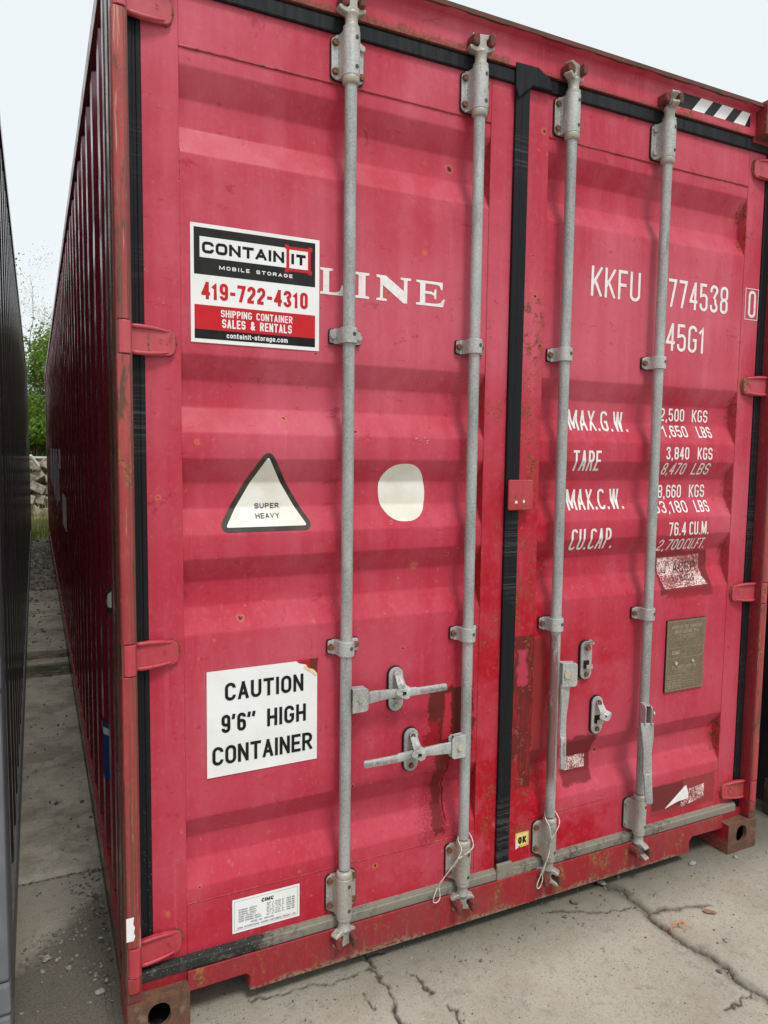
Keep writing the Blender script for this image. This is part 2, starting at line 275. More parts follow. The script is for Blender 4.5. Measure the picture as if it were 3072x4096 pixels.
def m_conc(name, base=(.345, .322, .27), lite=(.43, .405, .345), dark=(.155, .142, .115), attr=False, dirt=.0):
    n = NB(name); a = n.noise(n.P, 2.2, 5, .6); b = n.noise(n.P, 24, 6, .7); c = n.noise(n.P, 160, 4, .7); v = n.vor(n.P, 130)
    col = n.mix(n.sm(a, .3, .7), base, lite); col = n.mix(n.mul(n.sm(b, .5, .72), .45), col, dark); col = n.mix(n.mul(n.sm(c, .52, .66), .55), col, dark)
    vc = n.t.nodes.new('ShaderNodeSeparateColor'); n.put(vc.inputs[0], v.outputs['Color'])
    agg = n.mul(n.M('GREATER_THAN', vc.outputs[0], .83), n.sm(v.outputs['Distance'], .22, .34, 1, 0))
    col = n.mix(n.mul(agg, .8), col, n.mix(vc.outputs[1], (.08, .075, .065), (.60, .57, .50)))
    tan = n.noise(n.P, 5, 4); col = n.mix(n.mul(n.sm(tan, .5, .7), .3), col, (.31, .26, .17))
    if dirt:
        d = n.noise(n.warp(n.P, 2, .4), 3.2, 5, .65); col = n.mix(n.mul(n.sm(d, .42, .62), dirt), col, (.085, .072, .052))
        col = n.mix(n.mul(n.sm(n.noise(n.P, 9, 4), .6, .7), dirt*.5), col, (.07, .085, .03))
    # contact shade painted with grime along the container's foot, stronger to the right
    foot_shade = n.mul(n.sm(n.add(n.y, n.mul(n.sub(a, .5), .25)), -.24, .08), n.sm(n.x, .1, 1.2, .35, 1.0)); col = n.mix(n.mul(foot_shade, .78), col, (.085, .078, .058))
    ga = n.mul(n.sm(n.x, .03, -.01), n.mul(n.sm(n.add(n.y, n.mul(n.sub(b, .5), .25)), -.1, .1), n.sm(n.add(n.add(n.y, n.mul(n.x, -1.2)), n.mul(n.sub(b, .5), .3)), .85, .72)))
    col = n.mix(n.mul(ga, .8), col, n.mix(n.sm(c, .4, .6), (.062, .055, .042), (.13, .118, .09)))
    pit = n.vor(n.P, 42); pc = n.t.nodes.new('ShaderNodeSeparateColor'); n.put(pc.inputs[0], pit.outputs['Color'])
    col = n.mix(n.mul(n.mul(n.M('GREATER_THAN', pc.outputs[0], .72), n.sm(pit.outputs['Distance'], .05, .12, 1, 0)), .8), col, (.06, .055, .045))
    if attr:
        at = n.t.nodes.new('ShaderNodeAttribute'); at.attribute_name = 'crack_dirt'
        col = n.mix(at.outputs['Fac'], col, (.050, .043, .032))
    n.bump(n.add(n.mul(b, .6), c), .45, .003); return n.fin(col, .9, 0, .2)
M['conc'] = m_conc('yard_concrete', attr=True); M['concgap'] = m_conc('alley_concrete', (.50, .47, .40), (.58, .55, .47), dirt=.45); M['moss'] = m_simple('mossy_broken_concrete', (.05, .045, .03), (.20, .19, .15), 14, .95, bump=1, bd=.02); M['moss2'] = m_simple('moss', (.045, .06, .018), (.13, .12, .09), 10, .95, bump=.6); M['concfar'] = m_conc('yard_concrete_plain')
M['dirtm'] = m_simple('gravelly_dirt', (.13, .115, .09), (.24, .22, .185), 35, .95, bump=.8, bd=.01); M['turf'] = m_simple('rough_turf', (.10, .13, .04), (.20, .17, .10), 3, .95, bump=.6, bd=.03)

# ------------------------------------------------------------------ object helpers
def link(name, me, mat, parent=None, smooth=False, bevel=0.0, seg=2, kind=None):
    o = bpy.data.objects.new(name, me); COL.objects.link(o)
    if mat is not None and len(me.materials) == 0:
        for k in (mat if isinstance(mat, (list, tuple)) else [mat]): me.materials.append(M[k] if isinstance(k, str) else k)
    if parent is not None: o.parent = parent
    if smooth: me.polygons.foreach_set('use_smooth', [True]*len(me.polygons))
    if bevel:
        b = o.modifiers.new('b', 'BEVEL'); b.width = bevel; b.segments = seg; b.limit_method = 'ANGLE'; b.angle_limit = R_(35)
    if kind: o['kind'] = kind
    return o
def tag(o, label=None, cat=None, group=None, kind=None):
    if label: o['label'] = label
    if cat: o['category'] = cat
    if group: o['group'] = group
    if kind: o['kind'] = kind
    return o
def empty(name, loc, label, cat, group=None):
    o = bpy.data.objects.new(name, None); COL.objects.link(o); o.location = loc; o.empty_display_size = .1
    bpy.context.view_layer.update(); return tag(o, label, cat, group)
def dup(o, parent=None, loc=None, rot=None, scale=None):
    c = o.copy(); COL.objects.link(c)
    if parent is not None: c.parent = parent
    if loc is not None: c.location = loc
    if rot is not None: c.rotation_euler = rot
    if scale is not None: c.scale = scale
    return c
class B:
    def __init__(s): s.v = []; s.f = []; s.mi = []
    def add(s, vs, fs, mi=0):
        o = len(s.v); s.v += [tuple(p) for p in vs]; s.f += [tuple(i+o for i in q) for q in fs]; s.mi += [mi]*len(fs); return s
    def box(s, x0, x1, y0, y1, z0, z1, mi=0):
        return s.add([(x0, y0, z0), (x1, y0, z0), (x1, y1, z0), (x0, y1, z0), (x0, y0, z1), (x1, y0, z1), (x1, y1, z1), (x0, y1, z1)],
                     [(0, 1, 5, 4), (1, 2, 6, 5), (2, 3, 7, 6), (3, 0, 4, 7), (4, 5, 6, 7), (3, 2, 1, 0)], mi)
    def prism(s, pts, ax, a0, a1, mi=0, sh=None):
        # pts 2-D outline; ax 'z': (x,y) extruded in z; ax 'y': (x,z) extruded in y
        n = len(pts)
        def P(p, a):
            if ax == 'z': return (p[0], p[1], a)
            if ax == 'y': return (p[0], a+(sh(p) if sh else 0), p[1])
            return (a, p[0], p[1])
        vs = [P(p, a0) for p in pts]+[P(p, a1) for p in pts]
        fs = [(i, (i+1) % n, n+(i+1) % n, n+i) for i in range(n)]+[tuple(range(n))[::-1], tuple(range(n, 2*n))]
        return s.add(vs, fs, mi)
    def lathe(s, prof, c, n=24, mi=0, axis='z'):
        vs = []; fs = []
        for (rr, h) in prof:
            for k in range(n):
                a = 2*math.pi*k/n; ca, sa = rr*math.cos(a), rr*math.sin(a)
                vs.append((c[0]+ca, c[1]+sa, c[2]+h) if axis == 'z' else (c[0]+ca, c[1]+h, c[2]+sa))
        for i in range(len(prof)-1):
            for k in range(n): fs.append((i*n+k, i*n+(k+1) % n, (i+1)*n+(k+1) % n, (i+1)*n+k))
        fs.append(tuple(range(n))[::-1]); fs.append(tuple(range((len(prof)-1)*n, len(prof)*n)))
        return s.add(vs, fs, mi)
    def tube(s, pts, rad, n=8, mi=0):
        pts = [Vector(p) for p in pts]; vs = []; fs = []; N = len(pts)
        for i, p in enumerate(pts):
            t = (pts[min(i+1, N-1)]-pts[max(i-1, 0)]).normalized(); a = t.cross(Vector((0, 1, .13))).normalized(); b = t.cross(a)
            rr = rad[i] if isinstance(rad, (list, tuple)) else rad
            for k in range(n): q = p+a*rr*math.cos(2*math.pi*k/n)+b*rr*math.sin(2*math.pi*k/n); vs.append(tuple(q))
        for i in range(N-1):
            for k in range(n): fs.append((i*n+k, i*n+(k+1) % n, (i+1)*n+(k+1) % n, (i+1)*n+k))
        fs.append(tuple(range(n))[::-1]); fs.append(tuple(range((N-1)*n, N*n)))
        return s.add(vs, fs, mi)
    def me(s, name='mesh', fix=True):
        m = bpy.data.meshes.new(name); m.from_pydata(s.v, [], s.f); m.polygons.foreach_set('material_index', s.mi)
        if fix:
            bm = bmesh.new(); bm.from_mesh(m); bmesh.ops.recalc_face_normals(bm, faces=bm.faces); bm.to_mesh(m); bm.free()
        m.update(); return m
    def obj(s, name, mat, parent=None, smooth=False, bevel=0.0, kind=None, seg=2, fix=True):
        return link(name, s.me(name, fix), mat, parent, smooth, bevel, seg, kind)
def autosmooth(o, deg=35):
    me = o.data; me.polygons.foreach_set('use_smooth', [True]*len(me.polygons))
    bm = bmesh.new(); bm.from_mesh(me)
    for e in bm.edges:
        if len(e.link_faces) == 2 and e.calc_face_angle(0) > R_(deg): e.smooth = False
    bm.to_mesh(me); bm.free(); return o
def rrect(x0, x1, z0, z1, rr, n=5):
    p = []
    for cx, cz, a0 in ((x1-rr, z1-rr, 0), (x0+rr, z1-rr, 90), (x0+rr, z0+rr, 180), (x1-rr, z0+rr, 270)):
        for k in range(n+1): a = R_(a0+90*k/n); p.append((cx+rr*math.cos(a), cz+rr*math.sin(a)))
    return p

# ------------------------------------------------------------------ door panel profile (z -> depth behind the outer face)
PROF = [(.323, 0), (.365, 0), (.432, .036), (.499, .036), (.566, 0)]
for a in (1.084, 1.356, 1.632): PROF += [(a, 0), (a+.071, .036), (a+.141, .036), (a+.208, 0)]
PROF += [(2.349, 0), (2.422, .036), (2.495, .036), (2.564, 0), (2.607, 0)]
YD = .061; YP = .0635
ZS = []
for i, (z, dd) in enumerate(PROF):
    if 0 < i < len(PROF)-1 and abs(PROF[i+1][1]-dd)+abs(dd-PROF[i-1][1]) > 1e-6:
        (za, da), (zb_, db) = PROF[i-1], PROF[i+1]; k = .004
        a = (z-k, dd+(da-dd)*k/(z-za)); c = (z+k, dd+(db-dd)*k/(zb_-z)); ZS += [a, (z, dd+((a[1]+c[1])/2-dd)*.5), c]
    else: ZS.append((z, dd))
ZSX = [q[0] for q in ZS]; ZSY = [q[1] for q in ZS]; PX = ((.1665, 1.1115), (1.3345, 2.2725))
def pz(z): return float(np.interp(z, ZSX, ZSY))
def wave(x, z):
    px0, px1 = PX[0] if x < 1.2 else PX[1]
    ed = max(0, min(1, min(x-px0, px1-x)/.05)); return (.0016*mnoise.noise(Vector((x*2.3, z*2.1, px0)))+.0007*mnoise.noise(Vector((x*9, z*7, 3))))*ed
def drape_mesh(me, z0=0, z1=3, grid=None):
    bm = bmesh.new(); bm.from_mesh(me)
    zc_ = [z for z in ZSX if z0 < z < z1]
    if grid: zc_ += [z0+grid*k for k in range(1, int((z1-z0)/grid)+1)]
    for zc in zc_: bmesh.ops.bisect_plane(bm, geom=bm.verts[:]+bm.edges[:]+bm.faces[:], plane_co=(0, 0, zc), plane_no=(0, 0, 1))
    if grid:
        xs = [v.co.x for v in bm.verts]; x = min(xs)+grid
        while x < max(xs): bmesh.ops.bisect_plane(bm, geom=bm.verts[:]+bm.edges[:]+bm.faces[:], plane_co=(x, 0, 0), plane_no=(1, 0, 0)); x += grid
    for v in bm.verts: v.co.y += pz(v.co.z)+wave(v.co.x, v.co.z)
    bm.to_mesh(me); bm.free(); return me

# ------------------------------------------------------------------ stroke lettering
def arc(cx, cy, rx, ry, a0, a1, n=7): return [(cx+rx*math.cos(R_(a0+(a1-a0)*k/n)), cy+ry*math.sin(R_(a0+(a1-a0)*k/n))) for k in range(n+1)]
def glyph(c, W, H, r):
    r = min(r, W/2); q = min(r, H/4); h = H*.5; T = []
    tl = lambda y=H, rr=r: arc(rr, y-rr, rr, rr, 90, 180); tr = lambda y=H, rr=r: arc(W-rr, y-rr, rr, rr, 90, 0)
    A = lambda *p: T.append((list(p), False)); L = lambda p, cl=False: T.append((p, cl))
    if c in 'O0': L(arc(W-r, H-r, r, r, 0, 90)+arc(r, H-r, r, r, 90, 180)+arc(r, r, r, r, 180, 270)+arc(W-r, r, r, r, 270, 360), True)
    elif c == 'C': L([(W, H-r*1.02)]+arc(W-r, H-r, r, r, 0, 90)+arc(r, H-r, r, r, 90, 180)+arc(r, r, r, r, 180, 270)+arc(W-r, r, r, r, 270, 360)+[(W, r*1.02)])
    elif c == 'G': L([(W, H-r*1.02)]+arc(W-r, H-r, r, r, 0, 90)+arc(r, H-r, r, r, 90, 180)+arc(r, r, r, r, 180, 270)+arc(W-r, r, r, r, 270, 360)+[(W, H*.46), (W*.55, H*.46)])
    elif c == 'A': A((0, 0), (W/2, H)); A((W/2, H), (W, 0)); A((W*.2, H*.28), (W*.8, H*.28))
    elif c == 'B': L([(W-q, h)]+[(0, h), (0, H)]+arc(W-q, H*.75, q, H*.25, 90, -90)); L([(0, h), (0, 0)]+arc(W-q, H*.25, q, H*.25, -90, 90))
    elif c == 'D': L([(0, 0), (0, H)]+arc(W-r, H-r, r, r, 90, 0)+arc(W-r, r, r, r, 0, -90), True)
    elif c == 'E': A((W, H), (0, H), (0, 0), (W, 0)); A((0, h), (W*.85, h))
    elif c == 'F': A((W, H), (0, H), (0, 0)); A((0, h), (W*.85, h))
    elif c == 'H': A((0, 0), (0, H)); A((W, 0), (W, H)); A((0, h), (W, h))
    elif c in 'Il|': A((W/2, 0), (W/2, H))
    elif c == 'J': L([(W, H)]+arc(W-r, r, r, r, 0, -90)+arc(r, r, r, r, -90, -180)+[(0, H*.3)])
    elif c == 'K': A((0, 0), (0, H)); A((W, H), (W*.02, H*.36)); A((W*.30, H*.55), (W, 0))
    elif c == 'L': A((0, H), (0, 0), (W, 0))
    elif c == 'M': A((0, 0), (0, H)); A((W*.04, H), (W/2, H*.10)); A((W/2, H*.10), (W*.96, H)); A((W, H), (W, 0))
    elif c == 'N': A((0, 0), (0, H)); A((W*.04, H), (W*.96, 0)); A((W, 0), (W, H))
    elif c == 'P': L([(0, 0), (0, H)]+arc(W-q, H*.74, q, H*.26, 90, -90)+[(0, H*.48)])
    elif c == 'R': L([(0, 0), (0, H)]+arc(W-q, H*.74, q, H*.26, 90, -90)+[(0, H*.48)]); A((W*.5, H*.48), (W, 0))
    elif c == 'S': L([(W, H*.74)]+arc(W-q, H-q, q, q, 0, 90)+arc(q, H-q, q, q, 90, 180)+arc(q, h+q*.7, q, q*.7, 180, 270)+arc(W-q, h-q*.7, q, q*.7, 90, 0)+arc(W-q, q, q, q, 0, -90)+arc(q, q, q, q, -90, -180)+[(0, H*.26)])
    elif c == 'T': A((0, H), (W, H)); A((W/2, H), (W/2, 0))
    elif c == 'U': L([(0, H)]+arc(r, r, r, r, 180, 270)+arc(W-r, r, r, r, 270, 360)+[(W, H)])
    elif c == 'V': A((0, H), (W/2, 0), (W, H))
    elif c == 'W': A((0, H), (W*.24, 0)); A((W*.24, 0), (W/2, H)); A((W/2, H), (W*.76, 0)); A((W*.76, 0), (W, H))
    elif c == 'X': A((0, 0), (W, H)); A((0, H), (W, 0))
    elif c == 'Y': A((0, H), (W/2, h*.95), (W, H)); A((W/2, h*.95), (W/2, 0))
    elif c == '1': A((0, H*.80), (W*.62, H), (W*.62, 0))
    elif c == '2': L([(0, H*.74)]+arc(q, H-q, q, q, 180, 90)+arc(W-q, H-q, q, q, 90, 0)+[(W, H*.62), (0, H*.12), (0, 0), (W, 0)])
    elif c == '3': L([(0, H*.76)]+arc(q, H-q, q, q, 180, 90)+arc(W-q, H-q, q, q, 90, -60)+[(W*.45, h)]); L([(W*.7, h)]+arc(W-q, q, q, q, 60, -90)+arc(q, q, q, q, -90, -180)+[(0, H*.24)])
    elif c == '4': A((W*.78, 0), (W*.78, H)); A((W*.72, H), (0, H*.28)); A((0, H*.28), (W, H*.28))
    elif c == '5': L([(W*.95, H), (0, H), (0, H*.55)]+arc(W-q, H*.6-q, q, q, 90, 0)+arc(W-q, q, q, q, 0, -90)+arc(q, q, q, q, -90, -180)+[(0, H*.24)])
    elif c == '6': L([(W, H*.80)]+arc(W-q, H-q, q, q, 0, 90)+arc(q, H-q, q, q, 90, 180)+arc(q, q, q, q, 180, 270)+arc(W-q, q, q, q, 270, 360)+arc(W-q, H*.58-q, q, q, 0, 90)+[(0, H*.58)])
    elif c == '9': return [([(W-x, H-y) for x, y in p], k) for p, k in glyph('6', W, H, r)]
    elif c == '7': A((0, H), (W, H), (W*.35, 0))
    elif c == '8': L(arc(W-q, H-q, q, q, 0, 90)+arc(q, H-q, q, q, 90, 180)+arc(q, h+q, q, q, 180, 250)+arc(W-q, h+q, q, q, 290, 360), True); L(arc(W-q, h-q, q, q, 0, 70)+arc(q, h-q, q, q, 110, 180)+arc(q, q, q, q, 180, 270)+arc(W-q, q, q, q, 270, 360), True)
    elif c == '&': L([(W, 0), (W*.15, H*.72)]+arc(W*.45, H*.80, W*.3, H*.2, 180, 0)+[(0, H*.25)]+arc(W*.4, H*.2, W*.4, H*.2, 180, 270)+[(W, H*.42)])
    elif c == '-': A((W*.1, h*.85), (W*.9, h*.85))
    elif c == '.': A((W/2, -.001), (W/2, .001))
    elif c == ',': A((W/2, .0), (W/2-H*.04, -H*.12))
    elif c == "'": A((W/2, H), (W/2-H*.03, H*.84))
    elif c == ':': A((W/2, H*.1), (W/2, H*.11)); A((W/2, H*.5), (W/2, H*.51))
    elif c == '/': A((0, 0), (W, H))
    elif c == '(': L(arc(W, h, W*.7, h, 110, 250))
    elif c == ')': L(arc(0, h, W*.7, h, 70, -70))
    elif c in 'coesangtrmi':
        x = H*.74; rr = min(W/2, x/2); q = min(W/2, x/4)
        ring = arc(W-rr, x-rr, rr, rr, 0, 90)+arc(rr, x-rr, rr, rr, 90, 180)+arc(rr, rr, rr, rr, 180, 270)+arc(W-rr, rr, rr, rr, 270, 360)
        if c == 'o': L(ring, True)
        elif c == 'c': L([(W, x*.66)]+ring+[(W, x*.34)])
        elif c == 'e': L([(0, x*.5), (W, x*.5)]+ring[:-2]+[(W, x*.22)])
        elif c == 'n': A((0, 0), (0, x)); L([(0, x-rr)]+arc(rr, x-rr, rr, rr, 180, 90)+arc(W-rr, x-rr, rr, rr, 90, 0)+[(W, 0)])
        elif c == 'm':
            rr = W/4; A((0, 0), (0, x)); L([(0, x-rr)]+arc(rr, x-rr, rr, rr, 180, 0)+[(W/2, 0)]); L([(W/2, x-rr)]+arc(W*.75, x-rr, rr, rr, 180, 0)+[(W, 0)])
        elif c == 'r': A((0, 0), (0, x)); L([(0, x-rr)]+arc(rr, x-rr, rr, rr, 180, 90)+[(W*.9, x)])
        elif c == 't': L([(W*.35, H)]+arc(W*.35+rr*.8, rr*.8, rr*.8, rr*.8, 180, 270)+[(W, 0)]); A((0, x), (W, x))
        elif c == 'i': A((W/2, 0), (W/2, x)); A((W/2, H*.98), (W/2, H))
        elif c == 'a': L([(W*.05, x*.8)]+arc(rr, x-rr, rr, rr, 150, 90)+arc(W-rr, x-rr, rr, rr, 90, 0)+[(W, 0)]); L([(W, x*.55), (rr*.8, x*.55)]+arc(rr*.8, x*.275, rr*.8, x*.275, 90, 270)+[(W, 0.0)])
        elif c == 'g': L(ring, True); L([(W, x)]+arc(W-rr, -H*.22+rr, rr, rr, 0, -90)+[(W*.1, -H*.22)])
        elif c == 's': L([(W, x*.74)]+arc(W-q, x-q, q, q, 0, 90)+arc(q, x-q, q, q, 90, 180)+arc(q, x/2+q*.7, q, q*.7, 180, 270)+arc(W-q, x/2-q*.7, q, q*.7, 90, 0)+arc(W-q, q, q, q, 0, -90)+arc(q, q, q, q, -90, -180)+[(0, x*.26)])
    return T
NARROW = {'I': .30, 'i': .34, '.': .35, ',': .38, "'": .30, ' ': .8, '1': .72, ':': .35, '-': .7, 'M': 1.35, 'm': 1.45, 'W': 1.4, 't': .68, 'r': .68, '|': .3, '(': .5, ')': .5, '/': .7, '&': 1.1, 'E': .9, 'L': .88, 'F': .88}
def stroke(b, pts, closed, t, y, fn, cap):
    P = [Vector(p) for p in pts]; Q = [P[0]]
    for p in P[1:]:
        if (p-Q[-1]).length > 1e-6: Q.append(p)
    if closed and (Q[0]-Q[-1]).length < 1e-6: Q.pop()
    n = len(Q)
    if n < 2: return
    if not closed and cap:
        Q[0] = Q[0]-(Q[1]-Q[0]).normalized()*t/2; Q[-1] = Q[-1]+(Q[-1]-Q[-2]).normalized()*t/2
    vs = []
    for i in range(n):
        a = Q[i]-Q[i-1] if (i > 0 or closed) else Q[1]-Q[0]; c = Q[(i+1) % n]-Q[i] if (i < n-1 or closed) else Q[-1]-Q[-2]
        a = a.normalized(); c = c.normalized(); na = Vector((-a.y, a.x)); nc = Vector((-c.y, c.x)); m = na+nc
        if m.length < .2: m = na
        else: m = m.normalized()/max(.38, m.normalized().dot(na))
        vs += [Q[i]+m*t/2, Q[i]-m*t/2]
    m2 = n if closed else n-1
    b.add([fn(v.x, v.y, y-(k_//2)*1.2e-5) for k_, v in enumerate(vs)], [(2*i, 2*i+1, (2*(i+1)+1) % (2*n), (2*(i+1)) % (2*n)) for i in range(m2)])
def lettering(txt, x0, x1, z0, z1, t, mat, parent, y=YP, drape=False, rf=.5, gap=.22, fn=None, off=.0009, name='lettering', sp=None, thick=None):
    n = len(txt); H = z1-z0; units = sum(NARROW.get(c, 1) for c in txt)
    Wc = (x1-x0)/(units+gap*(n-1)); b = B(); x = x0; k = 0
    if fn is None: fn = lambda a, c, yy: (a, yy, c)
    for ch in txt:
        w = Wc*NARROW.get(ch, 1)
        if ch != ' ':
            W_ = max(w-t, 1e-4) if ch not in "Ii.,:'|" else w
            for pts, cl in glyph(ch, W_, H-t, rf*(W_)):
                ox = x+(t/2 if ch not in "Ii.,:'|" else 0)
                cap = not (ch in 'CGSces2356938' )
                k += 1
                f2 = fn if ch in ',g()' else (lambda a_, c_, y_: fn(a_, min(max(c_, z0), z1), y_))
                stroke(b, [(px+ox, pz_+z0+t/2) for px, pz_ in pts], cl, t, y-off-.00004*(k % 5), f2, cap)
        x += w+Wc*gap
    if drape: o = link(name, drape_mesh(b.me(name, False), z0, z1), mat, parent)
    else: o = link(name, b.me(name, False), mat, parent)
    return o
def sheet(pts, y, mat, parent, name='sticker', th=.0005, drape=False):
    b = B(); b.prism(pts, 'y', y-th, y)
    if drape:
        zz_ = [p[1] for p in pts]; return link(name, drape_mesh(b.me(name), min(zz_), max(zz_), .05), mat, parent)
    return b.obj(name, mat, parent)
def rect(x0, x1, z0, z1): return [(x0, z0), (x1, z0), (x1, z1), (x0, z1)]

#################################################################### GROUND
def vnoise(X, Y, sc, seed):
    rs = np.random.RandomState(seed); g = rs.rand(64, 64); x = X*sc; y = Y*sc
    xi = np.floor(x).astype(int); yi = np.floor(y).astype(int); fx = x-xi; fy = y-yi; fx = fx*fx*(3-2*fx); fy = fy*fy*(3-2*fy)
    G = lambda a, c: g[a % 64, c % 64]
    return (G(xi, yi)*(1-fx)+G(xi+1, yi)*fx)*(1-fy)+(G(xi, yi+1)*(1-fx)+G(xi+1, yi+1)*fx)*fy
CR = [([(1.668, .10), (1.668, .057), (1.712, .004), (1.709, -.048), (1.712, -.091), (1.705, -.129), (1.691, -.161), (1.692, -.203), (1.688, -.252), (1.682, -.298), (1.697, -.343), (1.713, -.392), (1.717, -.449), (1.706, -.487), (1.711, -.533), (1.720, -.591), (1.70, -.75), (1.72, -1.0), (1.70, -1.4)], .0055, .035),
      ([(.69, .10), (.71, .075), (.719, .039), (.717, -.004), (.721, -.035), (.725, -.07), (.721, -.092), (.709, -.141), (.69, -.185), (.695, -.26)], .0035, .008),
      ([(1.382, .015), (1.447, -.01), (1.497, -.035), (1.525, -.061), (1.602, -.081), (1.664, -.094), (1.709, -.095)], .0016, .010),
      ([(1.709, -.14), (1.761, -.149), (1.82, -.166), (1.88, -.183), (1.935, -.198)], .0016, .014),
      ([(1.705, -.549), (1.65, -.559), (1.597, -.569), (1.563, -.563)], .0014, .004),
      ([(.34, .044), (.371, .038), (.408, .035), (.461, .026), (.516, .022), (.568, .009), (.625, .005), (.664, .012), (.717, .009)], .0018, .004),
      ([(.81, -.042), (.821, -.069), (.824, -.099), (.826, -.14), (.83, -.166)], .0025, .005), ([(.645, -.057), (.641, -.087), (.642, -.118), (.651, -.148)], .0016, .004),
      ([(.846, -.216), (.863, -.242), (.852, -.266), (.854, -.296), (.87, -.36)], .0045, .008), ([(.719, .066), (.752, .057), (.783, .055)], .0025, .006)]
def grid_ground():
    st = .0065; xs = np.arange(-.02, 3.3, st); ys = np.arange(-1.15, .36, st); X, Y = np.meshgrid(xs, ys); X = X.ravel(); Y = Y.ravel()
    jx = (vnoise(X, Y, 38, 3)-.5)*.020+(vnoise(X, Y, 95, 4)-.5)*.008; jy = (vnoise(X, Y, 38, 5)-.5)*.020+(vnoise(X, Y, 95, 6)-.5)*.008
    Z = (vnoise(X, Y, 5, 1)-.5)*.006+(vnoise(X, Y, 60, 2)-.5)*.0012; D = np.zeros_like(X)
    for pts, wd, halo in CR:
        d = np.full_like(X, 9.)
        for (ax, ay), (bx, by) in zip(pts, pts[1:]):
            px = X+jx-ax; py = Y+jy-ay; vx = bx-ax; vy = by-ay; t = np.clip((px*vx+py*vy)/(vx*vx+vy*vy), 0, 1); d = np.minimum(d, np.hypot(px-vx*t, py-vy*t))
        wv = wd*(.6+.9*vnoise(X, Y, 22, 9)); Z -= np.clip(1-d/(wv+.003), 0, 1)*(.010 if wd > .003 else .004)
        D = np.maximum(D, np.clip(1-(d-wv*.6)/(.004), 0, 1)*.95); D = np.maximum(D, np.clip(1-d/(halo*(.5+vnoise(X, Y, 14, 8))), 0, 1)**1.2*.78)
    me = bpy.data.meshes.new('pavement_slab'); nx = len(xs); ny = len(ys)
    co = np.stack([X, Y, Z-.003], 1).astype(np.float32)
    idx = np.arange(nx*ny).reshape(ny, nx); q = np.stack([idx[:-1, :-1], idx[:-1, 1:], idx[1:, 1:], idx[1:, :-1]], -1).reshape(-1, 4)
    me.vertices.add(len(co)); me.vertices.foreach_set('co', co.ravel()); me.loops.add(q.size); me.loops.foreach_set('vertex_index', q.ravel().astype(np.int32))
    me.polygons.add(len(q)); me.polygons.foreach_set('loop_start', np.arange(0, q.size, 4, dtype=np.int32)); me.update(calc_edges=True)
    at = me.attributes.new('crack_dirt', 'FLOAT', 'POINT'); at.data.foreach_set('value', D.astype(np.float32)); me.polygons.foreach_set('use_smooth', [True]*len(q)); return me
b = B(); b.box(-300, 300, -300, 12.0, -.30, -.075); ground = b.obj('ground', 'dirtm', kind='structure')
b = B(); b.box(-300, 300, 12.0, 400, -.30, -.03); b.obj('grass_field', 'turf', kind='structure')
pave = B().box(3.32, 40, -30, .93, -.12, -.0055).box(-30, -.04, -30, .93, -.12, -.0055).box(-.04, 3.32, -30, -1.16, -.12, -.0055).box(-.04, 3.32, -1.16, .93, -.12, -.012).obj('pavement', 'concfar', kind='structure')
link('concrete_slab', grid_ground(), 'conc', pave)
gapp = empty('alley_paving', (0, 0, 0), 'cracked concrete paving slabs in the alley between the two containers', 'paving')
gapp['kind'] = 'structure'
for k in ('label', 'category'):
    if k in gapp: del gapp[k]
def rough_slab(x0, x1, y0, y1, name='slab', z=0.0, seed=1, st=.03, mat='concgap'):
    xs = np.linspace(x0, x1, max(2, int((x1-x0)/st))); ys = np.linspace(y0, y1, max(2, int((y1-y0)/st))); b = B(); nx = len(xs)
    for j, yy in enumerate(ys):
        for i, xx in enumerate(xs):
            e = (vnoise(np.array([xx]), np.array([yy+seed]), 9, seed)[0]-.5)*.02
            yo = e*1.4 if j in (0, len(ys)-1) else 0
            b.v.append((xx, yy+yo, z+e*.35-(.008 if j in (0, len(ys)-1) else 0)))
    for j in range(len(ys)-1):
        for i in range(nx-1): b.f.append((j*nx+i, j*nx+i+1, (j+1)*nx+i+1, (j+1)*nx+i)); b.mi.append(0)
    for row, dy in ((0, 0), ((len(ys)-1)*nx, 0)):
        o = len(b.v); b.v += [(b.v[row+i][0], b.v[row+i][1], -.1) for i in range(nx)]
        for i in range(nx-1): b.f.append((row+i, row+i+1, o+i+1, o+i)); b.mi.append(0)
    return b.obj(name, mat, gapp, smooth=False)
for i, (y0, y1, z) in enumerate(((.955, 3.60, -.004), (3.60+.03, 3.78, -.022), (3.81, 3.97, -.03), (4.0, 4.12, -.018), (4.15, 4.28, -.028), (4.32, 5.6, -.002), (5.63, 7.0, -.004))):
    rough_slab(-.9, .9, y0, y1, z=z, seed=i+2, st=.03 if y1-y0 > .5 else .02, mat='concgap' if y1-y0 > .5 or i == 3 else ('moss2' if i == 2 else 'moss'))
b = B(); b.box(-3, 3.6, 7.0, 12.4, -.2, -.022); b.obj('gravel_bed', 'dirtm', gapp)

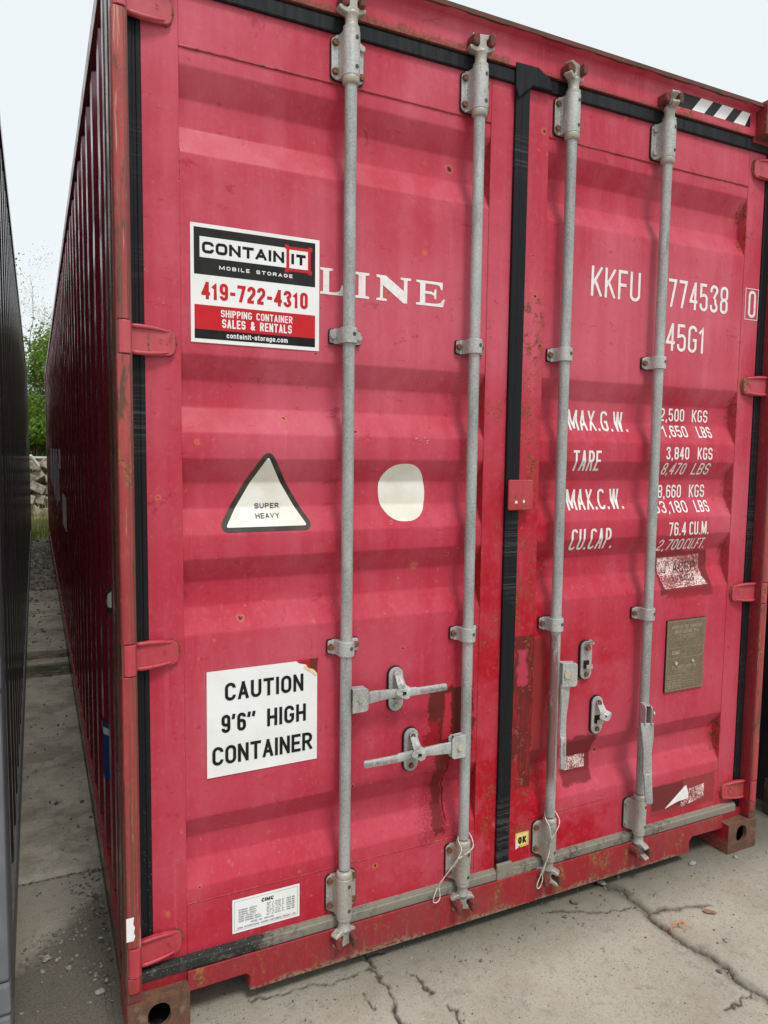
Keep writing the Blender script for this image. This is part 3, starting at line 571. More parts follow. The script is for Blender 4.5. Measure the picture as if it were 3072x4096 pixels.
def pebbles(name, n, rx, ry, z, s0, s1, mats, seed, parent=None, wt=None):
    rr = random.Random(seed); b = B(); ico = []
    bm = bmesh.new(); bmesh.ops.create_icosphere(bm, subdivisions=1, radius=1); iv = [v.co.copy() for v in bm.verts]; fi = [tuple(v.index for v in f_.verts) for f_ in bm.faces]; bm.free()
    k = 0
    while k < n:
        x = rr.uniform(*rx); y = rr.uniform(*ry)
        if wt and rr.random() > wt(x, y): continue
        s = s0+(s1-s0)*rr.random()**3; e = Matrix.Rotation(rr.random()*6, 3, 'Z'); sc = (s*rr.uniform(.7, 1.4), s*rr.uniform(.6, 1), s*rr.uniform(.4, .8))
        vs = []
        for v in iv:
            j = 1+.35*(mnoise.noise(v*1.7+Vector((k*3.1, 0, 0)))); p = e @ Vector((v.x*sc[0]*j, v.y*sc[1]*j, v.z*sc[2]*j)); vs.append((p.x+x, p.y+y, p.z+z+sc[2]*.35))
        b.add(vs, fi, rr.randrange(len(mats))); k += 1
    o = b.obj(name, mats, parent, kind='stuff', fix=False); return o
pebbles('scattered_grit', 2600, (.05, 3.2), (-.95, .12), -.003, .0008, .0042, ['stone', 'stoned', 'stoned'], 5, wt=lambda x, y: .35+.65*(y > -.1))
pebbles('alley_gravel', 1000, (-.26, .0), (.2, .95), -.006, .0010, .0075, ['stoned', 'stoned', 'stone'], 8, wt=lambda x, y: 1 if ((.42 < y < .62) or x > -.12+.3*(.95-y)*.2) else .06)
pebbles('joint_gravel', 420, (-.28, .3), (.928, .965), -.016, .002, .008, ['stone', 'stoned'], 9)
pebbles('far_gravel', 1800, (-.6, .5), (7.0, 12.2), -.02, .008, .035, ['stoned', 'stone', 'stoned'], 10)
pebbles('slab_pits', 80, (-.27, .0), (4.3, 7.0), -.004, .008, .022, ['moss', 'stoned'], 21); pebbles('slab_grit', 220, (-.27, .0), (1.0, 6.9), .0, .002, .009, ['stone', 'stoned'], 12)

#################################################################### CONTAINER BUILDER PIECES
def side_wall(x, y0, y1, z0, z1, sgn, name, mat, parent, pitch=.278):
    # sgn -1: outer face towards -x ; recess goes inwards
    b = B(); ys = [(y0, 0.0)]; y = y0+.04
    while y+pitch < y1:
        ys += [(y, 0), (y+.068, .036), (y+.068+.071, .036), (y+.068+.071+.068, 0)]; y += pitch
    ys.append((y1, 0)); n = len(ys); base = x
    vs = [(base-sgn*d, yy, z0) for yy, d in ys]+[(base-sgn*d, yy, z1) for yy, d in ys]
    b.add(vs, [(i, i+1, n+i+1, n+i) for i in range(n-1)])
    return b.obj(name, mat, parent, fix=False)
def casting(parent, x0, x1, y0, y1, z0, z1, hole, mat='cast', sidemat='castred'):
    """box with an oval opening in its -y face: hole=(cx,cz,rx,rz)"""
    b = B(); cx, cz, rx, rz = hole; n = 32; outer = []; inner = []
    for k in range(n):
        a = 2*math.pi*k/n; c, s_ = math.cos(a), math.sin(a); m = max(abs(c)/((x1-x0)/2), abs(s_)/((z1-z0)/2)); ex, ez = c/m, s_/m
        outer.append(((x0+x1)/2+ex, y0, (z0+z1)/2+ez)); inner.append((cx+rx*(abs(c)**.85)*(1 if c > 0 else -1), y0, cz+rz*(abs(s_)**.85)*(1 if s_ > 0 else -1)))
    for cxx, czz in ((x0, z0), (x1, z0), (x1, z1), (x0, z1)):
        k = min(range(n), key=lambda i: (outer[i][0]-cxx)**2+(outer[i][2]-czz)**2); outer[k] = (cxx, y0, czz)
    vs = outer+inner+[(p[0], y0+.016, p[2]) for p in inner]
    b.add(vs, [(k, (k+1) % n, n+(k+1) % n, n+k) for k in range(n)]+[(n+k, n+(k+1) % n, 2*n+(k+1) % n, 2*n+k) for k in range(n)])
    o = b.obj('corner_casting', [mat], parent); autosmooth(o, 40)
    for q in (x0, x1): B().add([(q, y0, z0), (q, y1, z0), (q, y1, z1), (q, y0, z1)], [(0, 1, 2, 3)]).obj('side_face', sidemat, o, fix=False)
    B().add([(x0, y0, z1), (x1, y0, z1), (x1, y1, z1), (x0, y1, z1), (x0, y1, z0), (x1, y1, z0), (x1, y0, z0), (x0, y0, z0)], [(0, 1, 2, 3), (3, 2, 5, 4), (4, 5, 6, 7)]).obj('top_face', mat, o, fix=False)
    q = .018; b = B()
    b.add([(x0+q, y0+.0161, z0+q), (x1-q, y0+.0161, z0+q), (x1-q, y1-q, z0+q), (x0+q, y1-q, z0+q), (x0+q, y0+.0161, z1-q), (x1-q, y0+.0161, z1-q), (x1-q, y1-q, z1-q), (x0+q, y1-q, z1-q)], [(1, 2, 6, 5), (2, 3, 7, 6), (3, 0, 4, 7), (4, 5, 6, 7), (3, 2, 1, 0)])
    b.obj('cavity', 'dark', o, fix=False); return o

W2 = 2.438; HT = 2.896
RC = empty('shipping_container', (0, 0, 0), 'red high-cube shipping container with four galvanised lock rods on its closed doors', 'shipping container')
# castings
casting(RC, 0.0, .162, 0, .178, 0, .118, (.081, .070, .030, .036))
casting(RC, W2-.162, W2, 0, .178, 0, .118, (W2-.086, .068, .030, .036))
casting(RC, 0.0, .162, 0, .178, HT-.118, HT, (.081, HT-.06, .030, .036), 'header', 'redframe')
casting(RC, W2-.162, W2, 0, .178, HT-.118, HT, (W2-.081, HT-.06, .030, .036), 'cast', 'castred')
# posts: side sheet profile with folds
KN = [2.675, 1.862, 1.049, .234]
for sx in (0, 1):
    fx = (lambda v: v) if sx == 0 else (lambda v: W2-v)
    prof = [(.001, .008), (.001, .054), (.0045, .060), (.0045, .098), (.0012, .104), (.0012, .150), (.004, .156), (.004, .205), (.0012, .211), (.0012, .258), (.016, .268), (.055, .268), (.055, .24), (.05, .10), (.0375, .09), (.0375, .008)]
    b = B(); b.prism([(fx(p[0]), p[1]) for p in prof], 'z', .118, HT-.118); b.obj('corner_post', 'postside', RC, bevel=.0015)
    cuts = [.150]+sum([[k-.0425, k+.0425] for k in sorted(KN)], [])+[HT-.12]
    for i in range(0, len(cuts), 2):
        z0, z1 = cuts[i], cuts[i+1]
        if z1-z0 < .01: continue
        b = B(); b.prism([(fx(p[0]), p[1]) for p in ((.0005, .012), (.003, .005), (.010, .0018), (.026, .0018), (.033, .005), (.0362, .012), (.0362, .045), (.0005, .045))], 'z', z0, z1)
        autosmooth(b.obj('post_edge_strip', 'redpost', RC, bevel=.002), 50)
b = B(); b.box(.0362, .0385, .01, .058, .13, HT-.12); b.obj('post_inner_face', 'castred', RC)
b = B(); b.box(W2-.040, W2-.0362, .012, .060, .13, HT-.12); b.obj('post_inner_face', 'castred', RC)
b = B(); b.box(W2-.075, W2-.040, .060, .07, .12, 2.79); b.obj('post_return', 'castred', RC)
sheet([(-.0003+.001, .300), (.018, .300), (.0225, .312), (.019, .322), (.022, .336), (.018, .345), (.020, .3645), (.0008, .3645)], .0016, 'white', RC, 'paper_scrap')
# sill
xa, xb = .338, W2-.345
b = B()
outl = [(.162, .09), (xa-.012, .092), (xa, .080), (xa, .037), (xb, .037), (xb, .082), (xb+.014, .097), (W2-.162, .094), (W2-.162, .148), (.162, .148)]
b.prism(outl, 'y', .030, .036); sill = b.obj('sill', 'sill', RC, bevel=.0015)
b = B(); b.prism([(.162, .090), (xa-.012, .092), (xa-.002, .082), (xa-.002, .04), (xa, .037), (xa+.006, .037), (xa+.006, .09), (xa-.008, .099), (.162, .097)], 'y', .036, .15)
b.prism([(xb-.006, .037), (xb, .037), (xb, .082), (xb+.012, .097), (W2-.162, .094), (W2-.162, .101), (xb+.008, .104), (xb-.006, .09)], 'y', .036, .15); b.box(xa, xb, .036, .15, .037, .043); b.obj('notch_flange', 'sill', sill)
for x_ in (.036, W2-.18): B().box(x_, x_+.144, .044, .10, .112, .150).obj('sill_end', 'castred', RC)
b = B(); b.box(.02, W2-.02, .15, 12.1, .10, .14); b.obj('floor_underside', 'dark', RC)
# header
b = B(); b.prism([(.045, 2.782), (.045, 2.868), (.022, 2.876), (.018, 2.876), (.018, 2.888), (.10, 2.892), (.10, 2.782)], 'x', .162, W2-.162)
hd = b.obj('header', 'header', RC, bevel=.0012)
b = B(); nseg = 60
vs = []; 
for i in range(nseg+1):
    xx = .163+(W2-.326)*i/nseg; dz = .0022+.0006*math.sin(i*.9)+.0005*math.sin(i*2.3)
    vs += [(xx, .014, 2.8735+dz), (xx, .014, 2.889), (xx, .05, 2.891), (xx, .05, 2.8735+dz)]
for i in range(nseg):
    for k in range(4): b.f.append((4*i+k, 4*i+(k+1) % 4, 4*i+4+(k+1) % 4, 4*i+4+k)); b.mi.append(0)
b.v = vs; b.obj('header_lip', 'lip', hd)
for x_ in (.036, W2-.17): B().box(x_, x_+.134, .044, .10, 2.76, 2.7779).obj('header_end', 'castred', hd)
# hazard stripe strip
hz = sheet(rect(1.846, 2.243, 2.809, 2.858), .0448, 'blackgl', RC, 'hazard_strip')
for k, c0 in enumerate((1.846-.062, 1.943, 2.050, 2.155)):
    hgt = .049; wdt = .060; sk = .043
    pts = [(c0, 2.809), (c0+wdt, 2.809), (c0+wdt+sk, 2.858), (c0+sk, 2.858)]
    if k == 0: pts = [(1.8465, 2.834), (1.8465, 2.858), (1.887, 2.858), (1.858, 2.823)]
    pts = [(min(p[0], 2.2425), p[1]) for p in pts]; sheet(pts, .0442, 'white', hz, 'white_stripe', .0002)
# rails, roof, side walls
b = B(); b.box(.004, .06, .178, 12.014, .055, .150); b.obj('bottom_rail', 'siderail', RC, bevel=.003)
b = B(); b.box(W2-.06, W2-.004, .178, 12.014, .055, .150); b.obj('bottom_rail', 'siderail', RC)
b = B(); b.box(.002, .062, .178, 12.014, HT-.062, HT-.004); b.obj('top_rail', 'siderail', RC, bevel=.003)
b = B(); b.box(W2-.062, W2-.002, .178, 12.014, HT-.062, HT-.004); b.obj('top_rail', 'siderail', RC)
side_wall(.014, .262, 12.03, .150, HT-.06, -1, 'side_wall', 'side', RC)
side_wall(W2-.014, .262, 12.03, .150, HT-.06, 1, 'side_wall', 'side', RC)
b = B(); b.box(.06, W2-.06, .10, 12.1, HT-.03, HT-.018); b.obj('roof', 'roof', RC)
b = B(); b.box(.01, W2-.01, 12.1, 12.16, .12, HT-.03); b.obj('end_wall', 'side', RC)
for x0 in (0, W2-.16):
    b = B(); b.box(x0, x0+.16, 12.014, 12.192, 0, HT); b.obj('rear_post', 'siderail', RC)
b = B(); b.box(.06, W2-.06, .13, .14, .14, HT-.03); b.obj('door_back', 'dark', RC)

# ---- doors
def door(x0, x1, px0, px1, name='door'):
    b = B(); yb = .112
    b.box(x0, px0, YD, yb, .176, 2.738); b.box(px1, x1, YD, yb, .176, 2.738)
    b.box(px0, px1, YD+.0006, yb, .176, .323); b.box(px0, px1, YD+.0006, yb, 2.607, 2.738)
    d = b.obj(name, 'red', RC, bevel=.002)
    b = B(); pr = PROF; n = len(pr); e = .001
    zs = ZS; n = len(zs); zl = []
    for k in range(n-1):
        m = max(1, int((zs[k+1][0]-zs[k][0])/.05))
        for t in range(m): q = t/m; zl.append((zs[k][0]+(zs[k+1][0]-zs[k][0])*q, zs[k][1]+(zs[k+1][1]-zs[k][1])*q))
    zl.append(zs[-1]); zs = zl; n = len(zs)
    cols = 35; xs_ = [px0+e+(px1-px0-2*e)*i/(cols-1) for i in range(cols)]
    vs = [(xx, YP+dd+wave(xx, z), z) for z, dd in zs for xx in xs_]
    b.add(vs, [(j*cols+i, j*cols+i+1, (j+1)*cols+i+1, (j+1)*cols+i) for j in range(n-1) for i in range(cols-1)])
    me = b.me('corrugated_panel'); p = link('corrugated_panel', me, 'red', d, smooth=True)
    b = B()
    def bead(pts, r0): 
        P = []
        for (a, c) in zip(pts, pts[1:]):
            L = max(abs(c[0]-a[0]), abs(c[2]-a[2])); m = max(2, int(L/.02))
            for k in range(m): t = k/m; P.append(tuple(a[i]+(c[i]-a[i])*t for i in range(3)))
        P.append(pts[-1]); P = [(x+rnd.uniform(-.0004, .0004), y, z+rnd.uniform(-.0005, .0005)) for x, y, z in P]
        b.tube(P, [r0*rnd.uniform(.75, 1.2) for _ in P], 6)
    bead([(px0, YP-.0005, 2.607), (px1, YP-.0005, 2.607)], .0034); bead([(px0, YP, .323), (px1, YP, .323)], .0028)
    for xx in (px0, px1): bead([(xx, YP+.001+pz(z), z) for z, _ in PROF], .0023)
    autosmooth(b.obj('weld_seam', 'redframe', d), 60); return d
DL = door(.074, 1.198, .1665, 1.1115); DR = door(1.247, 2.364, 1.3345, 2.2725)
# rusted gap at the panel's right edges (thin stains on geometry already in paint)
# ---- seals
def lipseal(parent, x0, x1, z0, z1, horizontal=False, mat='rub', y=.0535, th=.012):
    """flat lip seal with two ribs"""
    b = B()
    if not horizontal:
        w_ = x1-x0; prof = [(x0, y+th), (x0, y+.003), (x0+w_*.12, y), (x0+w_*.36, y), (x0+w_*.44, y+.003), (x0+w_*.60, y+.003), (x0+w_*.68, y+.001), (x0+w_*.93, y+.002), (x1, y+.005), (x1, y+th)]
        b.prism(prof, 'z', z0, z1)
    else:
        h = z1-z0; prof = [(y+th, z0), (y+.002, z0), (y, z0+h*.06), (y, z0+h*.72), (y+.004, z0+h*.80), (y+.005, z0+h*.95), (y+th, z1)]
        b.prism(prof, 'x', x0, x1)
    return autosmooth(b.obj('door_seal', mat, parent), 30)
lipseal(DL, .0385, .075, .145, 2.79, mat='rub'); lipseal(DR, 2.363, 2.400, .145, 2.79, mat='rub')
lipseal(DL, .0755, 1.1945, 2.736, 2.787, True, 'rubber', y=.0505); lipseal(DR, 1.2475, 2.3625, 2.736, 2.787, True, 'rubber', y=.0505)
lipseal(DL, .0395, 1.1945, .143, .179, True, 'dustrub', y=.042, th=.022); lipseal(DR, 1.2475, 2.3625, .143, .179, True, 'dustrub', y=.042, th=.022)
lipseal(DR, 1.1945, 1.2475, .135, 2.79, mat='rub', y=.047, th=.016)
b = B(); b.prism([(1.187, 2.72), (1.1945, 2.70), (1.198, 2.69), (1.249, 2.735), (1.33, 2.737), (1.318, 2.772), (1.27, 2.797), (1.186, 2.795)], 'y', .040, .052); b.obj('seal_corner_fold', 'rubber', DR, bevel=.004)
b = B(); b.prism([(1.191, .128), (1.252, .132), (1.33, .139), (1.34, .165), (1.262, .176), (1.25, .20), (1.191, .20)], 'y', .0365, .048); b.obj('seal_corner_fold', 'dustrub', DR, bevel=.003)

# ---- hinges
def hinge_meshes():
    b = B(); b.prism([(.0045, .010), (.008, .0025), (.016, -.001), (.026, -.001), (.034, .003), (.0375, .010), (.0375, .046), (.0045, .046)], 'z', -.0400, .0400); kn = b.me('knuckle')
    b = B(); pts = [(.034, -.037), (.075, -.0385), (.105, -.037), (.138, -.0335), (.147, -.027), (.150, -.016), (.150, .014), (.146, .024), (.136, .030), (.105, .0355), (.075, .0375), (.034, .036)]
    def ysh(p):
        t = min(1, max(0, (p[0]-.034)/.03)); return .017+(1-t)*(-.006)+max(0, (p[0]-.07))*.10
    b.prism(pts, 'y', .024, .0335, sh=ysh); bl = b.me('blade')
    b = B()
    for s_ in (1, -1):
        P = [(.034, .024+.010, s_*.032), (.055, .036, s_*.033), (.080, .0395, s_*.0325), (.105, .043, s_*.0305), (.125, .046, s_*.0275), (.135, .049, s_*.026)]
        b.tube(P, [.0055, .0058, .0055, .0048, .0035, .0012], 8)
    rb = b.me('rib')
    b = B(); P = []
    for k in range(15):
        a = R_(-85+170*k/14); P.append((.132+.0205*math.cos(a)+rnd.uniform(-.0005, .0005), .0595, .033*math.sin(a)-.001))
    b.tube(P, [.003*rnd.uniform(.8, 1.3) for _ in P], 6); wd = b.me('weld')
    return kn, bl, rb, wd
kn, bl, rb, wd = hinge_meshes()
xyf = B()
def hinge(z, parent, mirror, tone):
    fx = -1 if mirror else 1
    o = link('hinge', bl, tone, RC, bevel=.002, smooth=False); o.location = (W2 if mirror else 0, 0, z); o.scale = (fx, 1, 1)
    for nm, me, mt in (('knuckle', kn, tone), ('rib', rb, tone), ('weld_bead', wd, 'bolt')):
        c = link(nm, me, mt, o, bevel=.0015 if nm == 'knuckle' else 0, smooth=nm == 'rib')
    zz = z; fn = (lambda a, c, y: ((W2-a) if mirror else a, y, c))
    # cast mark, reading sideways
    fnr = lambda a, c, y: ((W2-(.118-c) if mirror else .118-c), y, zz-.006+a) if not mirror else (W2-.118+c-.004, y, zz+.006-a)
    L = lettering('XY', 0, .014, 0, .0085, .0016, tone, o, y=.0445, fn=fnr, off=.0008, name='cast_mark'); L.parent = RC
    return o
for z in KN:
    hinge(z, DL, False, 'redhinge'); hinge(z, DR, True, 'redhinge')

# ---- lock rods
YB = .0227; RODS = [.6245, 1.0435, W2-1.0435, W2-.6245]
b = B(); b.lathe([(.0172, .338), (.0172, 2.596)], (0, 0, 0), 28); rod_me = b.me('rod')
def bracket_mesh(z0, z1, fz0, fz1, rr):
    b = B(); pr = [(-.0285, .0355)]
    for k in range(13):
        a = R_(180+180*k/12); pr.append((.0245*math.cos(a), .0245*math.sin(a)))
    pr = [(-.034, .0335), (-.034, .0295), (-.029, .027), (-.0252, .020), (-.0246, .010)]+pr[1:]+[(.0246, .010), (.0252, .020), (.029, .027), (.034, .0295), (.034, .0335)]
    b.prism(pr, 'z', z0, z1); b.prism(rrect(-.046, .0505, fz0, fz1, rr), 'y', .0292, .0340); return b.me('bracket')
br_big = bracket_mesh(-.059, .059, -.057, .055, .014); br_small = bracket_mesh(-.0215, .0215, -.019, .019, .006)
b = B(); b.prism(rrect(-.0485, .053, -.060, .057, .015), 'y', .0340, .0385); pad_big = b.me('pad')
b = B(); b.prism(rrect(-.048, .052, -.0215, .0215, .006), 'y', .0340, .0385); pad_small = b.me('pad')
b = B(); b.prism([(.0088*math.cos(R_(60*k+10)), .0088*math.sin(R_(60*k+10))) for k in range(6)], 'y', -.0075, .0005); b.lathe([(.0102, -.0012), (.0102, .0005)], (0, 0, 0), 14, axis='y'); bolt_me = b.me('bolt')
b = B(); b.lathe([(.0054, -.0012), (.0054, .0015)], (0, 0, 0), 14, axis='y'); scr_me = b.me('screw')
b = B(); b.lathe([(.0232, -.010), (.0240, -.008), (.0240, .006), (.0215, .010), (.018, .012)], (0, 0, 0), 28); col_me = b.me('collar')
# cam head, pointing up, origin at top of bracket
b = B(); b.lathe([(.0232, .000), (.0232, .011), (.0185, .014), (.0175, .020), (.0175, .036), (.0195, .040), (.0205, .045), (.0185, .050), (.0150, .054), (.012, .060), (.009, .070)], (0, 0, 0), 24); neck_me = b.me('neck')
camp = [(-.014, .044), (-.026, .046), (-.039, .052), (-.043, .058), (-.040, .064), (-.031, .064), (-.021, .060), (-.0135, .062), (-.012, .070), (-.013, .080), (-.020, .086), (-.032, .090), (-.036, .096), (-.033, .100), (-.015, .099), (.012, .100), (.032, .106), (.040, .106), (.042, .100), (.037, .094), (.020, .089), (.013, .083), (.0115, .074), (.013, .066), (.021, .063), (.030, .066), (.036, .066), (.039, .061), (.036, .055), (.024, .049), (.014, .045)]
b = B(); b.prism(camp, 'y', -.013, .011); cam_me = b.me('cam')
b = B(); b.prism([(.0150, -.016), (.026, -.019), (.033, -.012), (.034, .006), (.030, .018), (.020, .021), (.015, .014)], 'y', -.030, .024); kp_a = b.me('keeper')
b = B(); b.prism([(-.0150, -.016), (-.030, -.020), (-.037, -.008), (-.036, .010), (-.028, .018), (-.0155, .014)], 'y', -.020, .024); kp_b = b.me('keeper')
BT = {0: ('bolt', 'bolt', 'boltg', 'bolt'), 1: ('bolt', 'bolt', 'bolt', 'bolt'), 2: ('bolt', 'bolt', 'bolt', 'bolt'), 3: ('boltg', 'boltg', 'boltg', 'boltg')}
def me_for(me, mats, cache={}):
    k = (me.name, mats)
    if k not in cache: m = me.copy(); m.materials.clear(); m.materials.append(M[mats]); cache[k] = m
    return cache[k]
def place(name, me, mat, parent, loc, rot=(0, 0, 0), sc=(1, 1, 1), bevel=0, smooth=False):
    m = me_for(me, mat); o = bpy.data.objects.new(name, m); COL.objects.link(o); o.parent = parent; o.location = loc; o.rotation_euler = rot; o.scale = sc
    if smooth == 'auto': autosmooth(o, 32)
    elif smooth: m.polygons.foreach_set('use_smooth', [True]*len(m.polygons))
    if bevel: bb = o.modifiers.new('b', 'BEVEL'); bb.width = bevel; bb.segments = 2; bb.limit_method = 'ANGLE'; bb.angle_limit = R_(35)
    return o
ZT, ZB = 2.672, .252
rods = []
for i, X in enumerate(RODS):
    rod = place('lock_rod', rod_me, 'galvo' if i == 2 else 'galvb', RC, (X, YB, 0), smooth='auto'); rods.append(rod)
    for zc in (ZT, ZB):
        place('bracket', br_big, 'galv' if zc > 1 else 'galvw', rod, (0, 0, zc), bevel=.0012, smooth='auto'); place('rubber_pad', pad_big, 'pad', rod, (0, 0, zc))
        for bx, bz, k in ((-.0355, .038, 0), (-.0355, -.038, 1), (.0435, .038, 2), (.0435, -.038, 3)): place('bolt', bolt_me, BT[i][k] if zc > 1 else ('bolt' if i < 3 else 'boltg'), rod, (bx, .0292, zc+bz), (0, rnd.random(), 0))
        for bz in (.038, -.038): place('screw', scr_me, 'screw', rod, (.0075, -.0237, zc+bz), (0, 0, R_(18)))
    place('collar', col_me, 'galvw', rod, (0, 0, ZT-.069), (math.pi, 0, 0), smooth='auto'); place('collar', col_me, 'galvw', rod, (0, 0, ZB+.069), smooth='auto')
    place('cam_neck', neck_me, 'galvw', rod, (0, 0, ZT+.0592), smooth='auto'); place('cam_neck', neck_me, 'galvw', rod, (0, 0, ZB-.0592), (math.pi, 0, 0), smooth='auto')
    ang = (0, R_(-8), R_(20), R_(72))[i]; angb = (R_(-22), R_(12), R_(48), R_(80))[i]
    place('cam', cam_me, 'galvw', rod, (0, -.001, ZT+.0592-.001), (0, 0, ang), (1, 1.1, .93), bevel=.004, smooth='auto')
    place('cam', cam_me, 'galvw', rod, (0, -.001, ZB-.0592+.001), (math.pi, 0, -angb), (1, 1.1, .93), bevel=.004, smooth='auto')
    for kp in (kp_a, kp_b): place('keeper_lug', kp, 'keeper', RC, (X, .022, 2.806), bevel=.004); place('keeper_lug', kp, 'keeper', RC, (X, .010, .120), sc=(1, 1, -1), bevel=.004)
    for zc in (1.914, 1.013):
        place('guide_clamp', br_small, 'galv', rod, (0, 0, zc), bevel=.001, smooth='auto'); place('rubber_pad', pad_small, 'pad', rod, (0, 0, zc))
        place('bolt', bolt_me, 'boltg' if (i == 0 and zc > 1.5) else 'bolt', rod, (-.0375, .0292, zc), (0, rnd.random(), 0)); place('bolt', bolt_me, 'boltg' if (i == 0 and zc > 1.5) else 'bolt', rod, (.043, .0292, zc)); place('screw', scr_me, 'screw', rod, (.0075, -.0237, zc+.003), (0, 0, R_(18)))

# handles (local +X away from the hub)
def handle_mesh():
    st = [(0, .000, .000, .0185, .0040), (.022, .000, .000, .0180, .0042), (.045, .001, .001, .0170, .0048), (.068, .002, .001, .0150, .0060), (.090, .004, .001, .0130, .0072), (.112, .005, .000, .0120, .0075),
          (.135, .004, .000, .0122, .0066), (.160, .002, -.001, .0128, .0055), (.180, .000, -.001, .0128, .0050), (.184, -.003, -.001, .0112, .0050), (.240, -.005, .000, .0110, .0050), (.284, -.006, .001, .0108, .0050), (.288, -.006, .001, .0085, .0040)]
    b = B(); vs = []
    for x, y, z, h, t in st:
        c = [(-t*.8, -h), (-t, -h*.8), (-t*1.15, 0), (-t, h*.8), (-t*.8, h), (t*.8, h), (t, h*.8), (t, -h*.8), (t*.8, -h)]
        vs += [(x, y+a, z+d) for a, d in c]
    n = 9; fs = [(i*n+k, i*n+(k+1) % n, (i+1)*n+(k+1) % n, (i+1)*n+k) for i in range(len(st)-1) for k in range(n)]+[tuple(range(n))[::-1], tuple(range((len(st)-1)*n, len(st)*n))]
    b.add(vs, fs); return b.me('handle')
hm = handle_mesh()
def hub_mesh():
    b = B()   # folded saddle: front plate, back plate, fold on top; local +X away from the rod
    b.prism([(-.004, -.036), (.040, -.036), (.047, -.029), (.047, .029), (.040, .036), (-.004, .038)], 'y', -.0125, -.0085); b.prism([(-.004, -.036), (.040, -.036), (.047, -.029), (.047, .029), (.040, .036), (-.004, .038)], 'y', .010, .014)
    b.box(-.004, .036, -.0085, .010, .033, .0365); return b.me('hub')
hubm = hub_mesh(); b = B(); b.lathe([(.0078, -.0045), (.0062, -.0045)][::-1]+[(.0078, .0)], (0, 0, 0), 16, axis='y'); rivm = b.me('rivet')
# emboss on a handle
M['cm'] = m_simple('shaded_cast_mark', (.15, .155, .15), (.2, .2, .2), 90, .6)
def emboss(parent, x0, x1, z0, z1, y, flip=False):
    fn = (lambda a, c, yy: (a, yy, c)) if not flip else (lambda a, c, yy: (x0+x1-a, yy, z0+z1-c))
    return lettering('SAEJIN', x0, x1, z0, z1, .0014, 'cm', parent, y=y, fn=fn, off=.0006, name='cast_mark')
def handle(rod, z, sgn, mode):
    if mode == 'shut':
        hb = place('handle_hub', hubm, 'galv', rod, (sgn*.0165, -.012, z), (0, 0, 0), (sgn, 1, 1), bevel=.002)
        place('rivet', rivm, 'rivet', rod, (sgn*.037, -.0245, z+.002)); h_ = place('handle', hm, 'galv', rod, (sgn*.050, -.0135, z+.002), (0, R_(0) if sgn > 0 else R_(0), 0), (sgn, 1, 1), bevel=.0012, smooth='auto')
        h_.scale = (sgn*.98, 1, 1)
        xx = (.190, .236, .236, .282) if sgn > 0 else (-.282, -.236, -.236, -.190)
        e1 = emboss(rod, sgn*.05+xx[0], sgn*.05+xx[1]-.002, z-.004, z+.007, -.0262); e2 = emboss(rod, sgn*.05+xx[2]+.002, sgn*.05+xx[3], z-.006, z+.005, -.0262, True)
    return
handle(rods[0], .857, 1, 'shut')
def handle_left(rod, z):
    place('handle_hub', hubm, 'galv', rod, (-.0165, -.012, z), (0, 0, 0), (-1, 1, 1), bevel=.002); place('rivet', rivm, 'rivet', rod, (-.037, -.0245, z-.002))
    place('handle', hm, 'galv', rod, (-.050, -.0135, z), (0, 0, 0), (-1.1, 1, 1), bevel=.0012, smooth='auto')
    emboss(rod, -.365, -.315, z-.005, z+.006, -.0262); emboss(rod, -.308, -.258, z-.007, z+.004, -.0262, True)
handle_left(rods[1], .657)
# open handles hang down
place('handle_hub', hubm, 'galv', rods[2], (.0165, -.020, .842), (0, 0, R_(-12)), (1.1, 1, 1.15), bevel=.002); place('rivet', rivm, 'rivet', rods[2], (.028, -.036, .845), (0, 0, R_(-12)), (1.7, 1, 1.7))
h3 = place('handle', hm, 'galv', rods[2], (.028, -.024, .810), (0, R_(91), 0), (1.03, 1, 1), bevel=.0012, smooth='auto')
fnv = lambda a, c, yy: (.0385-c, yy, .612-a)
lettering('SAEJIN', .0, .046, 0, .010, .0014, 'cm', rods[2], y=-.036, fn=lambda a, c, yy: (.018+c, yy, .562+a), name='cast_mark'); 
place('handle_hub', hubm, 'galv', rods[3], (-.014, -.012, .650), (0, 0, R_(-112)), (1.0, 1, 1.05), bevel=.002); place('rivet', rivm, 'rivet', rods[3], (-.0, -.045, .655), (0, 0, R_(65)))
place('handle', hm, 'galv', rods[3], (-.030, -.047, .625), (0, R_(90), 0), (1.04, 1, 1.25), bevel=.0012, smooth='auto').rotation_euler = (0, R_(87), R_(-28))

# catches
b = B(); o_ = rrect(-.0245, .0245, -.069, .069, .0244, 8); b.prism(o_, 'y', .0500, .0560); catch_me = b.me('catch'); b = B(); b.prism(rrect(-.027, .026, -.0715, .0715, .026, 8), 'y', .0560, .0630); cpad = b.me('pad')
lev = [(-.012, .006), (-.006, .013), (.006, .014), (.013, .007), (.012, -.010), (.013, -.022), (.024, -.030), (.026, -.038), (.022, -.046), (.017, -.058), (.006, -.062), (-.006, -.056), (-.020, -.048), (-.028, -.043), (-.027, -.034), (-.018, -.028), (-.013, -.018)]
b = B(); b.prism(lev, 'y', -.003, .0015, sh=lambda p: -.047*min(1, max(0, (-p[1]-.008)/.022)) if p[1] < 0 else 0); lev_me = b.me('retainer')
b = B(); b.prism(rrect(-.007, .007, -.005, .005, .004), 'y', -.0012, .001); hole_me = b.me('hole')
b = B(); b.box(-.013, .011, -.001, .002, -.022, .006); sq_me = b.me('slot')
b = B(); b.prism([(-.014, .0), (.014, 0), (.014, .016), (-.014, .016)], 'y', -.012, -.008); b.box(-.014, .014, -.010, .0, -.001, .002); tab_me = b.me('tab')
